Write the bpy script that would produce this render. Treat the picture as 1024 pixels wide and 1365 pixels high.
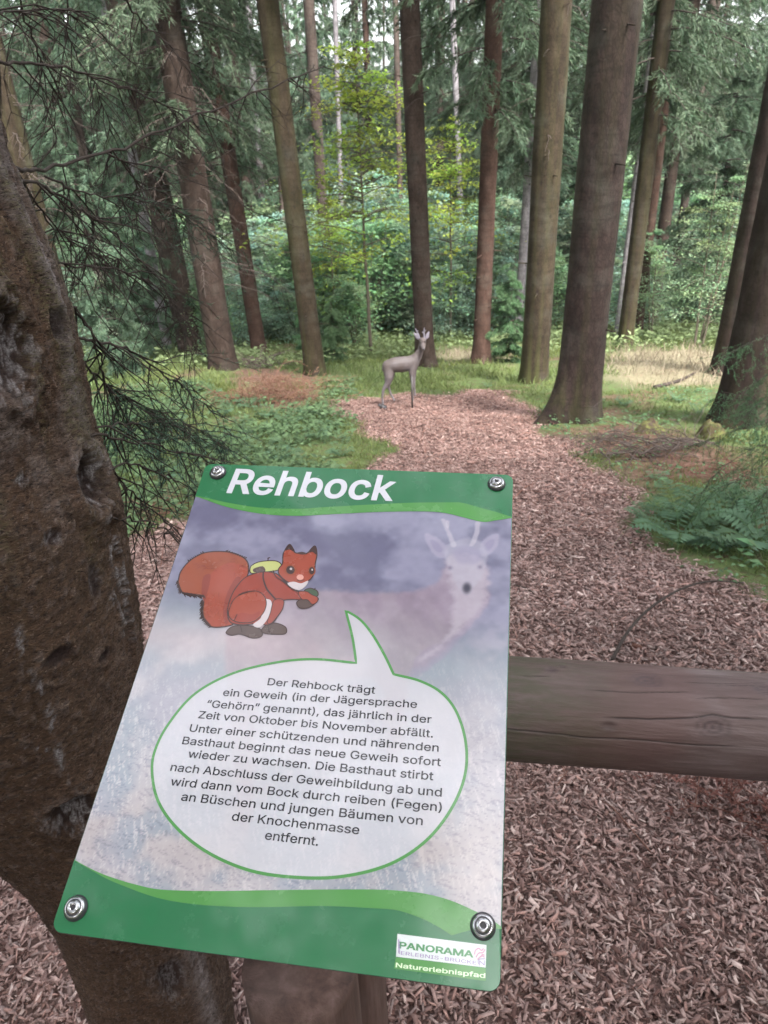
import bpy, math, random
import numpy as np
from mathutils import Vector, Matrix
from mathutils.geometry import tessellate_polygon

for o in list(bpy.data.objects): bpy.data.objects.remove(o)
SC = bpy.context.scene
COL = SC.collection
R = math.radians
rng = np.random.default_rng(7)
random.seed(7)

# ------------------------------------------------------------------ camera
FPX, CXP, CYP = 985.0, 512.0, 682.5
PITCH, ROLL = R(28.0), R(2.3)
EYE = np.array([0.0, 0.0, 1.6])
fwd = np.array([0, math.cos(PITCH), -math.sin(PITCH)])
up0 = np.array([0, math.sin(PITCH), math.cos(PITCH)])
ri0 = np.array([1.0, 0, 0])
CR = math.cos(ROLL)*ri0 - math.sin(ROLL)*up0
CU = math.cos(ROLL)*up0 + math.sin(ROLL)*ri0
CB = -fwd
cd = bpy.data.cameras.new('camera'); cam = bpy.data.objects.new('camera', cd); COL.objects.link(cam)
cam.matrix_world = Matrix(((CR[0], CU[0], CB[0], EYE[0]), (CR[1], CU[1], CB[1], EYE[1]), (CR[2], CU[2], CB[2], EYE[2]), (0, 0, 0, 1)))
cd.sensor_fit = 'HORIZONTAL'; cd.sensor_width = 36; cd.lens = FPX/1024*36
cd.clip_start = 0.02; cd.clip_end = 2000
cd.dof.use_dof = True; cd.dof.focus_distance = 0.64; cd.dof.aperture_fstop = 26.0
SC.camera = cam

# ------------------------------------------------------------------ light
SUN_EL, SUN_AZ = R(52), R(152)      # azimuth measured from +Y towards +X
w = bpy.data.worlds.new('World'); SC.world = w; w.use_nodes = True
nt = w.node_tree; bg = nt.nodes['Background']
sky = nt.nodes.new('ShaderNodeTexSky'); sky.sky_type = 'NISHITA'; sky.sun_disc = False
sky.sun_elevation = SUN_EL; sky.sun_rotation = SUN_AZ; sky.dust_density = 4.0; sky.ozone_density = 1.0
hs = nt.nodes.new('ShaderNodeHueSaturation'); hs.inputs['Saturation'].default_value = 0.22
nt.links.new(sky.outputs[0], hs.inputs['Color']); nt.links.new(hs.outputs[0], bg.inputs['Color'])
bg.inputs['Strength'].default_value = 0.15
sl = bpy.data.lights.new('sun', 'SUN'); sl.energy = 2.7; sl.angle = R(12); sl.color = (1, 0.95, 0.9)
sun = bpy.data.objects.new('sun', sl); COL.objects.link(sun)
sdir = Vector((math.sin(SUN_AZ)*math.cos(SUN_EL), math.cos(SUN_AZ)*math.cos(SUN_EL), math.sin(SUN_EL)))
sun.rotation_euler = sdir.to_track_quat('Z', 'Y').to_euler()
SC.view_settings.view_transform = 'Standard'; SC.view_settings.look = 'None'
SC.view_settings.exposure = 2.3; SC.view_settings.gamma = 1.0
SC.cycles.max_bounces = 6; SC.cycles.diffuse_bounces = 3; SC.cycles.glossy_bounces = 2
SC.cycles.transmission_bounces = 3; SC.cycles.transparent_max_bounces = 4

# ------------------------------------------------------------------ helpers
def ray(px, py):
    d = CR*(px-CXP)/FPX + CU*(-(py-CYP)/FPX) - CB
    return d
def at_depth(px, py, dep):                       # dep along the optical axis
    return EYE + ray(px, py)*dep
def at_y(px, py, Y):
    d = ray(px, py); return EYE + d*(Y/d[1])

def _hash(ix, iy, seed):
    h = (ix.astype(np.int64)*374761393 + iy.astype(np.int64)*668265263 + seed*1442695041) & 0xffffffff
    h = ((h ^ (h >> 13))*1274126177) & 0xffffffff
    h = (h ^ (h >> 16)) & 0xffff
    return h/65535.0
def vnoise(x, y, seed=0):
    x = np.asarray(x, float); y = np.asarray(y, float)
    ix = np.floor(x); iy = np.floor(y); fx = x-ix; fy = y-iy
    fx = fx*fx*(3-2*fx); fy = fy*fy*(3-2*fy)
    a = _hash(ix, iy, seed); b = _hash(ix+1, iy, seed); c = _hash(ix, iy+1, seed); d = _hash(ix+1, iy+1, seed)
    return (a*(1-fx)+b*fx)*(1-fy)+(c*(1-fx)+d*fx)*fy
def fbm(x, y, seed=0, octv=4):
    s = 0; a = 0.5; t = 0
    for k in range(octv):
        s = s+a*vnoise(x*2**k, y*2**k, seed+k*17); t += a; a *= 0.55
    return s/t
def ss(a, b, x):
    t = np.clip((x-a)/(b-a), 0, 1); return t*t*(3-2*t)

def ground_base(y):
    y = np.asarray(y, float)
    k = np.array([-400, 0, 22, 60, 120, 900]); z = np.array([0.0, 0, -4.18, -6.8, -3.0, 30.0])
    return np.interp(y, k, z)
def gz(x, y):
    x = np.asarray(x, float); y = np.asarray(y, float)
    far = ss(1.5, 8, y)
    b = ground_base(y) + (fbm(x*0.9, y*0.9, 3)-0.5)*(0.05+0.16*far) + (fbm(x*4.5, y*4.5, 5)-0.5)*0.035
    # soft bank on the right beside the path and the left slope
    b = b + 0.10*ss(2.0, 5.0, x)*ss(2, 5, y) + 0.06*ss(1.0, 4.0, -x)*ss(2, 5, y)
    return b
def G(px, py):
    d = ray(px, py); t = 0.3
    lo, hi = 0.2, 300.0
    ts = np.geomspace(0.3, 200, 1500)
    P = EYE[None]+d[None]*ts[:, None]
    below = P[:, 2] < ground_base(P[:, 1])
    i = int(np.argmax(below)) if below.any() else len(ts)-1
    return P[i]

def mesh(name, verts, faces, mat=None, col=None, smooth=False, extra=None):
    """faces: list of integer arrays, each (n, k)"""
    me = bpy.data.meshes.new(name)
    verts = np.asarray(verts, np.float32)
    if isinstance(faces, np.ndarray): faces = [faces]
    faces = [np.asarray(f, np.int32) for f in faces if len(f)]
    me.vertices.add(len(verts)); me.vertices.foreach_set('co', verts.ravel())
    nl = sum(f.size for f in faces); nf = sum(len(f) for f in faces)
    me.loops.add(nl); me.polygons.add(nf)
    me.loops.foreach_set('vertex_index', np.concatenate([f.ravel() for f in faces]))
    st = []; p = 0
    for f in faces:
        st.append(p+np.arange(len(f))*f.shape[1]); p += f.size
    me.polygons.foreach_set('loop_start', np.concatenate(st).astype(np.int32))
    me.update(calc_edges=True)
    if smooth: me.polygons.foreach_set('use_smooth', np.ones(nf, bool))
    if col is not None:
        a = me.color_attributes.new('tint', 'FLOAT_COLOR', 'POINT')
        c = np.ones((len(verts), 4), np.float32); c[:, :3] = col
        a.data.foreach_set('color', c.ravel())
    if extra:
        for k, v in extra.items():
            a = me.attributes.new(k, 'FLOAT', 'POINT'); a.data.foreach_set('value', np.asarray(v, np.float32))
    if mat is not None:
        for m in (mat if isinstance(mat, (list, tuple)) else [mat]): me.materials.append(m)
    return me
class Geo:
    def __init__(s): s.v = []; s.f = {}; s.c = []; s.n = 0
    def add(s, v, f, c=None):
        v = np.asarray(v, float).reshape(-1, 3); f = np.asarray(f, np.int64)
        if not len(v) or not len(f): return s
        s.v.append(v); s.f.setdefault(f.shape[1], []).append(f+s.n); s.n += len(v)
        cc = np.ones((len(v), 3))*0.5 if c is None else np.broadcast_to(np.asarray(c, float), (len(v), 3))
        s.c.append(cc); return s
    def mesh(s, name, mat, smooth=False, extra=None):
        return mesh(name, np.concatenate(s.v), [np.concatenate(a) for a in s.f.values()], mat, np.concatenate(s.c), smooth, extra)
def link(name, data, parent=None):
    o = bpy.data.objects.new(name, data); COL.objects.link(o)
    if parent is not None: o.parent = parent
    return o
def thing(name, label, cat, loc=(0, 0, 0), rz=0, group=None, data=None):
    o = link(name, data); o.location = loc; o.rotation_euler = (0, 0, rz)
    o['label'] = label; o['category'] = cat
    if group: o['group'] = group
    return o
def dup(root, loc, rot, scale, label, group=None):
    r = root.copy(); COL.objects.link(r); r.location = loc; r.rotation_euler = rot; r.scale = scale
    r['label'] = label
    if group: r['group'] = group
    elif 'group' in r: del r['group']
    for ch in root.children:
        c = ch.copy(); COL.objects.link(c); c.parent = r
        for g in ch.children:
            d = g.copy(); COL.objects.link(d); d.parent = c
    return r

def unit(a): return a/np.maximum(np.linalg.norm(a, axis=-1, keepdims=True), 1e-9)
def smoothline(P, n=8, closed=False):
    P = np.asarray(P, float)
    if closed: Q = np.vstack([P[-1:], P, P[:2]])
    else: Q = np.vstack([2*P[0]-P[1], P, 2*P[-1]-P[-2]])
    out = []
    for i in range(1, len(Q)-2):
        p0, p1, p2, p3 = Q[i-1], Q[i], Q[i+1], Q[i+2]
        t = np.linspace(0, 1, n, endpoint=False)[:, None]
        out.append(0.5*((2*p1)+(-p0+p2)*t+(2*p0-5*p1+4*p2-p3)*t**2+(-p0+3*p1-3*p2+p3)*t**3))
    if not closed: out.append(Q[-2:-1])
    return np.vstack(out)
def tube(P, rad, sides=8, cap=True):
    P = np.asarray(P, float); n = len(P); rad = np.broadcast_to(rad, (n,))
    T = unit(np.gradient(P, axis=0))
    a = np.array([0, 0, 1.0]) if abs(T[0, 2]) < 0.9 else np.array([1.0, 0, 0])
    N = np.cross(T[0], a); N /= np.linalg.norm(N); V = []
    th = np.arange(sides)/sides*2*math.pi
    for i in range(n):
        N = N-T[i]*(N@T[i]); N /= np.linalg.norm(N); B = np.cross(T[i], N)
        V.append(P[i]+rad[i]*(np.cos(th)[:, None]*N+np.sin(th)[:, None]*B))
    V = np.vstack(V)
    i, j = np.meshgrid(np.arange(n-1), np.arange(sides), indexing='ij'); j2 = (j+1) % sides
    F = np.stack([i*sides+j, i*sides+j2, (i+1)*sides+j2, (i+1)*sides+j], -1).reshape(-1, 4)
    if cap:
        V = np.vstack([V, P[:1], P[-1:]]); c0 = n*sides
        k = np.arange(sides); k2 = (k+1) % sides
        F = np.vstack([F, np.stack([k2, k, np.full(sides, c0), np.full(sides, c0)], -1)[:0]])
        capf = np.vstack([np.stack([k2, k, np.full(sides, c0)], -1), np.stack([(n-1)*sides+k, (n-1)*sides+k2, np.full(sides, c0+1)], -1)])
        return V, F, capf
    return V, F, np.zeros((0, 3), int)
def add_tube(g, P, rad, sides=6, c=None, cap=True):
    V, F, C = tube(P, rad, sides, cap); b = g.n
    cc = np.ones((len(V), 3))*0.5 if c is None else np.broadcast_to(np.asarray(c, float), (len(V), 3))
    g.v.append(V); g.c.append(cc); g.n += len(V); g.f.setdefault(4, []).append(F+b)
    if len(C): g.f.setdefault(3, []).append(C+b)
def segs(P0, P1, r0, r1, c=None):
    """many 3-sided sticks at once"""
    P0 = np.asarray(P0, float); P1 = np.asarray(P1, float); n = len(P0)
    D = unit(P1-P0); A = np.where(np.abs(D[:, 2:3]) < .9, [[0, 0, 1.0]], [[1.0, 0, 0]])
    N = unit(np.cross(D, A)); B = np.cross(D, N); V = []
    for k in range(3):
        t = k*2.0944; V.append(P0+(math.cos(t)*N+math.sin(t)*B)*np.reshape(r0, (-1, 1)))
    for k in range(3):
        t = k*2.0944; V.append(P1+(math.cos(t)*N+math.sin(t)*B)*np.reshape(r1, (-1, 1)))
    V = np.stack(V, 1).reshape(-1, 3); b = np.arange(n)[:, None]*6
    F = np.concatenate([b+np.array([[0, 1, 4, 3]]), b+np.array([[1, 2, 5, 4]]), b+np.array([[2, 0, 3, 5]])])
    C = None if c is None else np.repeat(np.broadcast_to(c, (n, 3)), 6, axis=0)
    return V, F, C
def blades(P, D, L, W, N=None, c=None):
    """triangles: base centre P, direction D, length L, width W"""
    n = len(P); L = np.reshape(L, (-1, 1)); W = np.reshape(W, (-1, 1))
    if N is None: N = rng.normal(size=(n, 3))
    S = unit(np.cross(D, N))
    V = np.stack([P-S*W/2, P+S*W/2, P+D*L], 1).reshape(-1, 3)
    F = np.arange(n*3).reshape(-1, 3)
    C = None if c is None else np.repeat(np.broadcast_to(c, (n, 3)), 3, axis=0)
    return V, F, C
def leaves(P, D, L, W, N, c=None, fold=0.18):
    """folded rhombus leaves (two triangles)"""
    n = len(P); L = np.reshape(L, (-1, 1)); W = np.reshape(W, (-1, 1))
    S = unit(np.cross(D, N)); U = np.cross(S, D)
    V = np.stack([P, P+D*L*.45+S*W/2+U*W*fold, P+D*L, P+D*L*.45-S*W/2+U*W*fold], 1).reshape(-1, 3)
    b = np.arange(n)[:, None]*4
    F = np.concatenate([b+np.array([[0, 1, 2]]), b+np.array([[0, 2, 3]])])
    C = None if c is None else np.repeat(np.broadcast_to(c, (n, 3)), 4, axis=0)
    return V, F, C

# ------------------------------------------------------------------ materials
class NT:
    def __init__(s, name):
        s.m = bpy.data.materials.new(name); s.m.use_nodes = True; s.t = s.m.node_tree
        s.b = s.t.nodes['Principled BSDF']; s.out = s.t.nodes['Material Output']
    def n(s, typ, **kw):
        x = s.t.nodes.new('ShaderNode'+typ)
        for k, v in kw.items():
            if k in x.inputs: s.set(x.inputs[k], v)
            elif hasattr(x, k): setattr(x, k, v)
            else: raise KeyError(k)
        return x
    def set(s, inp, v):
        if isinstance(v, bpy.types.NodeSocket): s.t.links.new(v, inp)
        elif isinstance(v, bpy.types.Node): s.t.links.new(v.outputs[0], inp)
        else: inp.default_value = v
    def noise(s, scale, detail=4, rough=.6, vec=None, dist=0):
        x = s.n('TexNoise'); x.inputs['Scale'].default_value = scale; x.inputs['Detail'].default_value = detail
        x.inputs['Roughness'].default_value = rough; x.inputs['Distortion'].default_value = dist
        if vec is not None: s.set(x.inputs['Vector'], vec)
        return x.outputs['Fac']
    def obj(s, scale=(1, 1, 1)):
        tc = s.n('TexCoord'); mp = s.n('Mapping'); s.set(mp.inputs['Vector'], tc.outputs['Object']); mp.inputs['Scale'].default_value = scale
        return mp.outputs[0]
    def ramp(s, fac, stops):
        r = s.n('ValToRGB'); s.set(r.inputs[0], fac); e = r.color_ramp.elements
        while len(e) < len(stops): e.new(0.5)
        for i, (p, c) in enumerate(stops): e[i].position = p; e[i].color = (*c, 1) if len(c) == 3 else c
        return r.outputs[0]
    def mix(s, fac, a, b, mode='MIX'):
        x = s.n('Mix'); x.data_type = 'RGBA'; x.blend_type = mode
        s.set(x.inputs[0], fac); s.set(x.inputs[6], a if not isinstance(a, tuple) else (*a, 1)); s.set(x.inputs[7], b if not isinstance(b, tuple) else (*b, 1))
        return x.outputs[2]
    def math(s, op, a, b=0.0, clamp=False):
        x = s.n('Math'); x.operation = op; x.use_clamp = clamp; s.set(x.inputs[0], a); s.set(x.inputs[1], b); return x.outputs[0]
    def maprange(s, v, a, b, c=0., d=1.):
        x = s.n('MapRange'); s.set(x.inputs[0], v)
        for i, q in enumerate((a, b, c, d)): x.inputs[i+1].default_value = q
        return x.outputs[0]
    def attr(s, name, out='Color'):
        x = s.n('Attribute'); x.attribute_name = name; return x.outputs[out]
    def bump(s, h, strength=.5, dist=.01):
        x = s.n('Bump'); x.inputs['Strength'].default_value = strength; x.inputs['Distance'].default_value = dist
        s.set(x.inputs['Height'], h); s.t.links.new(x.outputs[0], s.b.inputs['Normal']); return x
    def base(s, c): s.set(s.b.inputs['Base Color'], c if not isinstance(c, tuple) else (*c, 1)); return s
    def rough(s, r, spec=.5): s.set(s.b.inputs['Roughness'], r); s.b.inputs['Specular IOR Level'].default_value = spec; return s

def foliage_mat(name, c, trans=.35, var=.5, rough=.55, huevar=0.03):
    """leaf colour varies with per-vertex tint (x brightness) and per-object random"""
    s = NT(name); t = s.attr('tint'); oi = s.n('ObjectInfo')
    sc_ = s.maprange(oi.outputs['Random'], 0, 1, 1-var*.5, 1+var*.5)
    hv = s.n('HueSaturation'); s.set(hv.inputs['Color'], s.mix(1.0, c, t, 'MULTIPLY'))
    s.set(hv.inputs['Hue'], s.maprange(oi.outputs['Random'], 0, 1, .5-huevar, .5+huevar)); s.set(hv.inputs['Value'], s.math('MULTIPLY', sc_, 2.0))
    s.base(hv.outputs[0]).rough(rough, .3)
    tr = s.n('BsdfTranslucent'); s.set(tr.inputs['Color'], hv.outputs[0])
    mx = s.n('MixShader'); mx.inputs[0].default_value = trans
    s.t.links.new(s.b.outputs[0], mx.inputs[1]); s.t.links.new(tr.outputs[0], mx.inputs[2]); s.t.links.new(mx.outputs[0], s.out.inputs[0])
    return s.m
M = {}
M['needle'] = foliage_mat('spruce_needles', (.088, .138, .088), .35)
M['needle_near'] = foliage_mat('spruce_needles_near', (.045, .085, .055), .2)
M['needle_bright'] = foliage_mat('spruce_needles_bright', (.075, .15, .07), .3)
M['leaf_blue'] = foliage_mat('leaves_bluish_green', (.23, .34, .25), .5, .6)
M['leaf_bright'] = foliage_mat('leaves_yellow_green', (.30, .38, .07), .5, .2, huevar=.008)
M['leaf_pale'] = foliage_mat('leaves_pale_green', (.18, .29, .16), .4, .3)
M['fern'] = foliage_mat('fern_green', (.085, .155, .085), .35, .3)
M['grass'] = foliage_mat('grass_blades', (.12, .16, .065), .3, 0)
M['straw'] = foliage_mat('dry_grass', (.25, .215, .15), .3, 0)
M['deadneedle'] = foliage_mat('dead_needles', (.17, .085, .06), .2, .2)

def bark(name, c1, c2, scale=1.0, moss=0.0, bump=.7, dist=.012, lichen=0.25):
    s = NT(name); v = s.obj((1, 1, .45)); v2 = s.obj((1, 1, 1))
    vor = s.n('TexVoronoi'); vor.feature = 'DISTANCE_TO_EDGE'; s.set(vor.inputs['Vector'], v); vor.inputs['Scale'].default_value = 26*scale
    n1 = s.noise(9*scale, 6, .65, v); n2 = s.noise(60*scale, 4, .7, v2); n3 = s.noise(2.2, 4, .6, v2)
    h = s.math('ADD', s.math('MULTIPLY', s.maprange(vor.outputs['Distance'], 0, .12), .13), s.math('MULTIPLY', n1, .8))
    h = s.math('ADD', h, s.math('MULTIPLY', n2, .35))
    c = s.ramp(s.maprange(h, .40, .95), [(0, tuple(x*.35 for x in c1)), (.45, c1), (1, c2)])
    c = s.mix(s.math('MULTIPLY', s.maprange(n3, .5, .75), lichen), c, (.11, .12, .10))
    kv = s.n('TexVoronoi'); s.set(kv.inputs['Vector'], s.obj((1, 1, .8))); kv.inputs['Scale'].default_value = 5.5
    c = s.mix(s.maprange(kv.outputs['Distance'], .16, .09, 0, .85), c, (.018, .012, .010))
    c = s.mix(s.maprange(s.noise(3.0*scale, 3, .6, s.obj((1, 1, 7))), .5, .68, 0, .45), c, tuple(x*.45 for x in c1))
    oi = s.n('ObjectInfo'); val = s.maprange(oi.outputs['Random'], 0, 1, .8, 1.2)
    hv = s.n('HueSaturation'); s.set(hv.inputs['Color'], c); s.set(hv.inputs['Value'], val); c = hv.outputs[0]
    if moss > 0:
        tc = s.n('TexCoord'); sp = s.n('SeparateXYZ'); s.set(sp.inputs[0], tc.outputs['Object'])
        low = s.maprange(sp.outputs[2], .05, .9, 1, .35)
        c = s.mix(s.math('MULTIPLY', s.math('MULTIPLY', s.maprange(s.noise(6, 5, .6), .42, .62), low), moss), c, (.060, .068, .020))
    s.base(c).rough(.9, .2); s.bump(h, bump, dist); return s.m
M['bark'] = bark('spruce_bark', (0.0374, 0.0245, 0.019), (0.0782, 0.0558, 0.0462))
M['bark_red'] = bark('reddish_spruce_bark', (0.0422, 0.0231, 0.017), (0.0782, 0.0476, 0.0374))
M['bark_moss'] = bark('mossy_spruce_bark', (0.02832, 0.02016, 0.01248), (0.05712, 0.0424, 0.0272), moss=.75)
M['bark_dark'] = bark('dark_spruce_bark', (0.02288, 0.01472, 0.01248), (0.05008, 0.03424, 0.02992), moss=.35)
M['bark_pale'] = bark('pale_grey_bark', (.17, .155, .165), (.34, .32, .34))
M['bark_far'] = bark('distant_bark', (0.0578, 0.0422, 0.0354), (0.102, 0.0816, 0.0714), .4)

def simple(name, c, r=.8, spec=.3, nscale=40, var=.25, bumpd=.002, metal=0):
    s = NT(name); n = s.noise(nscale, 4, .6, s.obj())
    s.base(s.ramp(n, [(.25, tuple(x*(1-var) for x in c)), (.75, tuple(min(1, x*(1+var)) for x in c))])).rough(r, spec)
    s.b.inputs['Metallic'].default_value = metal
    if bumpd: s.bump(n, .5, bumpd)
    return s.m
M['twig'] = simple('twig_bark', (.036, .027, .023), .9)
M['twig_grey'] = simple('grey_dead_twigs', (.085, .066, .058), .9)
M['twig_red'] = simple('reddish_dead_twigs', (.17, .085, .065), .9)
M['stem'] = simple('shrub_stem', (.12, .10, .075), .9)

# ------------------------------------------------------------------ ground
def poly_world(pts): return np.array([G(x, y)[:2] for x, y in pts])
PATH = poly_world([(438, 541), (470, 531), (520, 524), (580, 527), (640, 521), (690, 528), (712, 545), (718, 575), (790, 590), (830, 598), (800, 612), (845, 650), (852, 676), (832, 700), (900, 742), (960, 770), (1024, 800), (1200, 850)])
PATH = np.vstack([PATH, [[6.0, 1.8], [6, -6], [-6, -6], [-6, 1.2]], poly_world([(-200, 900), (60, 790), (180, 720), (300, 670), (440, 640), (512, 616), (520, 598), (488, 575), (462, 556)])])
def polydist(x, y, P):
    """signed distance, positive inside"""
    x = np.asarray(x, float); y = np.asarray(y, float); sh = x.shape; x = x.ravel(); y = y.ravel()
    d = np.full(x.shape, 1e9); ins = np.zeros(x.shape, bool)
    for i in range(len(P)):
        ax, ay = P[i]; bx, by = P[(i+1) % len(P)]; ex, ey = bx-ax, by-ay
        t = np.clip(((x-ax)*ex+(y-ay)*ey)/(ex*ex+ey*ey+1e-12), 0, 1)
        d = np.minimum(d, np.hypot(x-ax-t*ex, y-ay-t*ey))
        c = ((ay > y) != (by > y)); with_ = ax+(y-ay)/(by-ay+1e-12)*ex
        ins ^= c & (x < with_)
    return np.where(ins, d, -d).reshape(sh)
def pathmask(x, y):
    d = polydist(x, y, PATH) + (fbm(x*2.2, y*2.2, 21)-.5)*(.18+.5*ss(1, 8, y))
    return ss(-.12, .12, d)
STRAW = poly_world([(800, 500), (850, 470), (940, 472), (1010, 500), (940, 520), (850, 522)])
STRAW2 = poly_world([(560, 478), (600, 466), (650, 470), (690, 480), (640, 486)])
def strawmask(x, y):
    d = np.maximum(polydist(x, y, STRAW), polydist(x, y, STRAW2))+(fbm(x, y, 31)-.5)*1.2
    return ss(-.3, .4, d)
LITTER = poly_world([(720, 575), (800, 570), (870, 575), (930, 600), (1024, 610), (1024, 700), (930, 650), (860, 640), (800, 615)])
LITTER2 = poly_world([(310, 500), (350, 490), (430, 500), (440, 530), (390, 560), (320, 540)])
def littermask(x, y):
    d = np.maximum(polydist(x, y, LITTER), polydist(x, y, LITTER2))+(fbm(x*2, y*2, 41)-.5)*.8
    patch = ss(.60, .72, fbm(x*1.1, y*1.1, 47))
    return np.maximum(ss(-.2, .3, d), patch*.8)
def axis(a, b, d0, near, gr):
    out = [near]; d = d0
    while out[-1] < b: out.append(out[-1]+d); d *= gr
    lo = [near]; d = d0
    while lo[-1] > a: lo.append(lo[-1]-d); d *= gr
    return np.array(sorted(set(lo[1:]+out)))
gx = axis(-420, 420, .05, 0, 1.028); gy = axis(-60, 600, .05, 1.0, 1.022)
X, Y = np.meshgrid(gx, gy); Z = gz(X, Y)
pm = pathmask(X, Y); Z = Z-0.012*pm
n0, n1 = X.shape; i, j = np.meshgrid(np.arange(n0-1), np.arange(n1-1), indexing='ij')
F = np.stack([i*n1+j, i*n1+j+1, (i+1)*n1+j+1, (i+1)*n1+j], -1).reshape(-1, 4)
s = NT('forest_floor'); v = s.obj()
pa, st, li = s.attr('path', 'Fac'), s.attr('straw', 'Fac'), s.attr('litter', 'Fac')
nA = s.noise(1.3, 5, .6, v); nB = s.noise(14, 5, .7, v); nC = s.noise(70, 4, .7, v)
green = s.ramp(nA, [(.3, (.055, .085, .035)), (.55, (.095, .14, .05)), (.75, (.15, .17, .075))])
green = s.mix(s.maprange(nB, .45, .7), green, (.085, .06, .04))
litc = s.ramp(nB, [(.3, (.07, .04, .03)), (.6, (.16, .10, .075)), (.8, (.26, .19, .15))])
chip = s.ramp(s.mix(.5, nB, nC), [(.3, (.05, .03, .027)), (.5, (.14, .09, .08)), (.7, (.28, .20, .18))])
c = s.mix(li, green, litc); c = s.mix(st, c, s.ramp(nB, [(.3, (.13, .12, .07)), (.7, (.24, .21, .145))])); c = s.mix(pa, c, chip)
s.base(c).rough(.95, .1); s.bump(s.math('ADD', nB, s.math('MULTIPLY', nC, .5)), .8, .02)
gm = mesh('forest_floor', np.stack([X, Y, Z], -1).reshape(-1, 3), F, s.m, None, True, {'path': pm.ravel(), 'straw': strawmask(X, Y).ravel(), 'litter': littermask(X, Y).ravel()})
go = link('ground', gm); go['kind'] = 'structure'; go['label'] = 'forest floor with grass, litter and a wood chip path'

# ------------------------------------------------------------------ wood chips (uncountable cover of the path)
s = NT('wood_chips'); t = s.attr('tint'); n = s.noise(160, 3, .6, s.obj((1, 1, 1)))
s.base(s.mix(s.maprange(n, .3, .7, 0, .55), t, s.mix(1, t, (.45, .38, .36), 'MULTIPLY'))).rough(.85, .25); s.bump(n, .4, .002); M['chip'] = s.m
def chips(N, y0, y1, xw, lmin, lmax, wf=1.0, seed=1):
    r = np.random.default_rng(seed)
    y = r.uniform(y0, y1, N*2); x = r.uniform(-1, 1, N*2)*(xw[0]+(xw[1]-xw[0])*(y-y0)/(y1-y0))
    k = (r.random(N*2) < pathmask(x, y)) ; x = x[k][:N]; y = y[k][:N]; n = len(x)
    L = r.uniform(lmin, lmax, n)*r.choice([1, 1, 1, 1.5, .6], n); W = np.minimum(r.uniform(.28, .75, n)*L*.62, .013*wf)*r.choice([1, 1, .6, 1.4], n); T = r.uniform(.0012, .0035, n)*wf
    th = r.uniform(0, 2*np.pi, n); tl = r.normal(0, .21, n); ro = r.normal(0, .30, n)
    D = np.stack([np.cos(th)*np.cos(tl), np.sin(th)*np.cos(tl), np.sin(tl)], -1)
    S = np.stack([-np.sin(th), np.cos(th), np.zeros(n)], -1); U = np.cross(D, S)
    S2 = S*np.cos(ro)[:, None]+U*np.sin(ro)[:, None]; U2 = np.cross(D, S2)
    C = np.stack([x, y, gz(x, y)-.014+r.uniform(.001, .030, n)**1.0], -1)
    a = r.uniform(.45, 1, (n, 4)); sk = r.normal(0, .35, (n, 1))
    V = []
    for q, (sd, sw) in enumerate([(-1, -1), (1, -1), (1, 1), (-1, 1)]):
        b = C+D*(L/2*sd*(.8+.2*a[:, q]))[:, None]+S2*(W/2*sw*a[:, q])[:, None]+D*(sk[:, 0]*W*sw)[:, None]
        V.append(b+U2*(T/2)[:, None]); V.append(b-U2*(T/2)[:, None])
    V = np.stack(V, 1).reshape(-1, 3); b = np.arange(n)[:, None]*8
    F = np.concatenate([b+np.array([q]) for q in ([0, 2, 4, 6], [0, 1, 3, 2], [2, 3, 5, 4], [4, 5, 7, 6], [6, 7, 1, 0])])
    pal = np.array([(.40, .285, .26), (.33, .225, .205), (.23, .145, .13), (.11, .06, .052), (.54, .42, .385), (.37, .23, .20), (.30, .225, .21)])
    col = pal[r.choice(len(pal), n, p=[.22, .24, .17, .13, .07, .10, .07])]*r.uniform(.8, 1.2, (n, 1))
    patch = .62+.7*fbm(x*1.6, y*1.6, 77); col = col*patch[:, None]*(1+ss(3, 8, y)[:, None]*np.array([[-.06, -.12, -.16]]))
    return V, F, np.repeat(col, 8, axis=0)
g = Geo()
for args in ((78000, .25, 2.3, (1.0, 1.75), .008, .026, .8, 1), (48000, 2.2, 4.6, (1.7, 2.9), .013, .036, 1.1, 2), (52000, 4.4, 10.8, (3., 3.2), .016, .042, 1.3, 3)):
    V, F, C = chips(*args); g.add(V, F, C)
o = link('wood_chips', g.mesh('wood_chips', M['chip'])); o['kind'] = 'stuff'; o['label'] = 'loose wood chips covering the forest path'

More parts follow.
